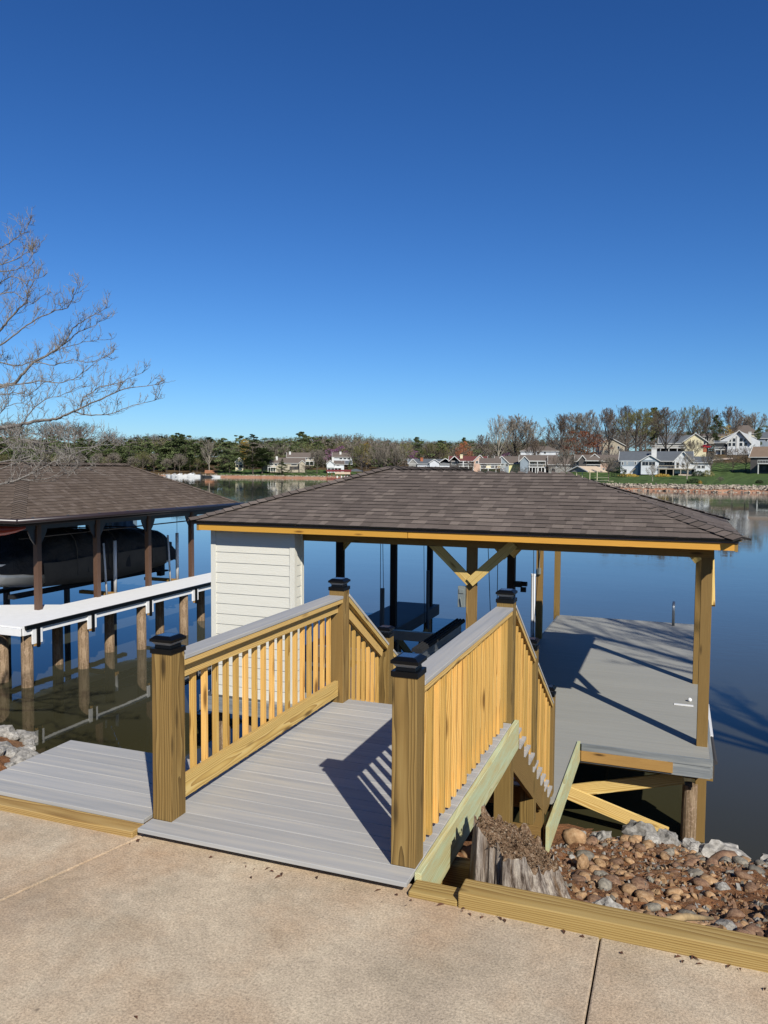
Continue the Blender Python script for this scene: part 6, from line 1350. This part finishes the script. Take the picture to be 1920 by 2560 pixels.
simple('lower_townhouse', 'lower brown roofed townhouse with two tall chimneys above the shore lawn', 676, 762, 1174, 1157, 1144, 428, 'h_tan', 'r_brown', 'x', [(680, 1163, 1.5, 1.1, 2), (690, 1164, 1.2, 1.0, 1), (735, 1163, 3.0, 1.1, 4), (752, 1163, 2.0, 1.1, 2)], (692, 1141), (670, 690, 1168, 4), [(672, 688, 1169, 1174), (724, 748, 1166, 1174)], 10, 0, [(748, 762, 1157, 1.3, 'h_tan')])
simple('gabled_cottage', 'small cottage with a decorated white gable and tall porch posts between the pines', 589, 608, 1170, 1154, 1144, 430, 'h_cream', 'r_brown', 'y', [(594, 1160, 1.0, .9, 2), (602, 1160, 1.0, .9, 2)], None, None, [(591, 596, 1162, 1169), (598, 606, 1162, 1169)])
simple('hidden_townhouse', 'brown gabled townhouse half hidden right of the big shore evergreen', 655, 675, 1170, 1155, 1144, 432, 'h_tan', 'r_brown', 'y', [(667, 1160, 1.0, .9, 1)])
# dock roofs on the far water
H = House('red_dock', 'far dock with dark red roof, cream valance and clutter of chairs', 848, 1199, 372, 0, 'dock'); s_ = FPX/372
H.roof(-6, 5.5, 0, 6, 4.0, .7, 'd_red', 'x', .2, None); part(H.e, 'valance', H.bx(MB(), -2.0, 5.2, -.1, 0, 2.6, 3.6), 'r_beige'); part(H.e, 'deck', H.bx(MB(), -6, 5.5, -.2, 6, .4, .7), 'd_red')
for a in (-5.8, -3.6, -1.9, .5, 3, 5.2): part(H.e, 'pillar', H.bx(MB(), a, a+.2, 0, .2, -2, 3.9), 'd_red')
for a in (-1.2, .8, 2.4, 3.6): part(H.e, 'chair', H.bx(H.bx(MB(), a, a+.6, .3, .9, .7, 1.2), a, a+.6, .85, .95, 1.2, 1.8), 'trim')
H.roof(4.5, 11.5, 5, 11, 4.2, 1.0, 'r_grey', 'hip', .3, None)
H = House('beige_dock', 'boat dock with beige metal gable roof and cream posts on the far right shore', 1455, 1196, 228, -.62, 'dock')
H.roof(-4.8, 1.9, 0, 9, 2.15, 1.45, 'r_beige', 'y', .4); H.e['label'] = 'boat dock with beige metal gable roof and cream posts on the far right shore'
H.wall(-4.6, 1.7, .1, .25, 3.4, 2.1, 'h_grey', 'y', 1.35)
for a in (-4.6, -2.2, -.2, 2.4, 4.9): part(H.e, 'pillar', H.bx(MB(), a, a+.16, .2, .36, -2.6, 2.2), 'h_cream')
part(H.e, 'railing', H.bx(H.bx(H.bx(MB(), 5, 9.6, -1, -.9, .3, .42), 5, 9.6, -1, -.9, -.5, -.4), 5, 10.5, -.9, .2, -.7, -.6), 'h_cream')
# moored boats at the far left
def cruiser(u, D, L, label, yaw, mat='hull', cab=True, h=1.0):
    p = wpos(u, D, ZW); e = empty('moored_boat', label, 'boat', p, None, YAW+math.atan2(-(u-960), FPX)+yaw)
    b = MB(); secs = []
    for t, w_, zk in ((0, 1.0, .0), (.3, 1.25, -.1), (.65, 1.15, -.05), (.88, .6, .25), (1, .06, .75)):
        x = -L/2+L*t; zg = h+.35*t; secs.append([(x, -w_, zg), (x, -w_*.8, zk), (x, 0, zk-.3), (x, w_*.8, zk), (x, w_, zg)])
    loft(b, secs); local(e, 'hull', b, mat, fix=True)
    local(e, 'stripe', MB().box(-L/2+.1, L*.28, -1.27, -1.262, h*.55, h*.68, ax=0), 'window_dark')
    if cab:
        c = MB(); loft(c, [[(-L*.12, -.9, h), (-L*.12, -.8, h+.95), (-L*.12, .8, h+.95), (-L*.12, .9, h)], [(L*.12, -.9, h+.1), (L*.05, -.75, h+.95), (L*.05, .75, h+.95), (L*.12, .9, h+.1)], [(L*.3, -.6, h+.2), (L*.3, -.5, h+.3), (L*.3, .5, h+.3), (L*.3, .6, h+.2)]]); local(e, 'cabin', c, mat, fix=True)
        local(e, 'windshield', MB().box(-L*.1, L*.04, -.86, .86, h+.45, h+.8, ax=0), 'glass')
        local(e, 'mast', MB().tube([(-L*.05, 0, h+.9), (-L*.08, 0, h+2.0)], .05, 6), 'metal')
cruiser(452, 411, 6.5, 'white motor boat with swim ladder moored left in the far marina', 3.0); cruiser(481, 411, 8.5, 'larger white cruiser with an open cabin moored in the middle of the far marina', 2.9, h=1.2); cruiser(424, 414, 4.5, 'small pale boat moored at the left end of the far marina', 2.7, cab=False)
cruiser(519, 410, 6, 'dark covered low boat moored below the clay boat ramp', 3.0, 'window_dark', False, .7); cruiser(540, 409, 4.5, 'small grey and white boat beside the orange bank', 3.1, 'hull', False, .8)
cruiser(500, 413, 5.5, 'dark hulled runabout between the large cruiser and the covered boat', 2.8, 'window_dark', True, .8); cruiser(436, 412, 5, 'small white runabout left of the first motor boat', 2.6, 'hull', True, .8)
md = MB()
MAT['far_clay'] = plain('bare_far_clay', '#a87350', .95, var=.3, sc=.6)
H = House('marina_pier', 'weathered grey pier with posts behind the moored boats', 490, 1194, 418, 0, 'pier')
H.bx(md, -22, 14, 0, 1.5, .4, .7)
for i in range(14): H.bx(md, -22+i*2.7, -21.8+i*2.7, 0, .2, -2, 2.2)
part(H.e, 'planks', md, 'wall_stone')
p = House('clay_boat_ramp', 'bare orange clay boat ramp on the far shore between the pines', 525, 1190, 441, 0, 'boat ramp')
m_ = MB(); m_.add([p.P(-3, -9, .6), p.P(2.6, -9, .6), p.P(2.4, 1, 3.3), p.P(-2.8, 1, 3.3), p.P(-3, -9, -3), p.P(2.6, -9, -3), p.P(2.4, 1, -3), p.P(-2.8, 1, -3)], [(0, 1, 2, 3), (4, 5, 1, 0), (5, 6, 2, 1), (7, 4, 0, 3)]); part(p.e, 'slope', m_, 'far_clay')
# tall bare tree on the bank to the right: its branches shade the far end of the dock
tk_, cr_ = tree_bare(50, 20, .34, 3, 'twig', 'bark', dens=.6, tr=.3, wk=.8, first=.5)
e = empty('bank_tree', 'tall bare tree on the bank right of the concrete apron', 'tree', (13.6, 1.6, -.9)); e.scale = (.72, .72, .72)
for mn, me in (('trunk', tk_), ('crown', cr_)):
    o = bpy.data.objects.new(mn, me); COL.objects.link(o); o.parent = e
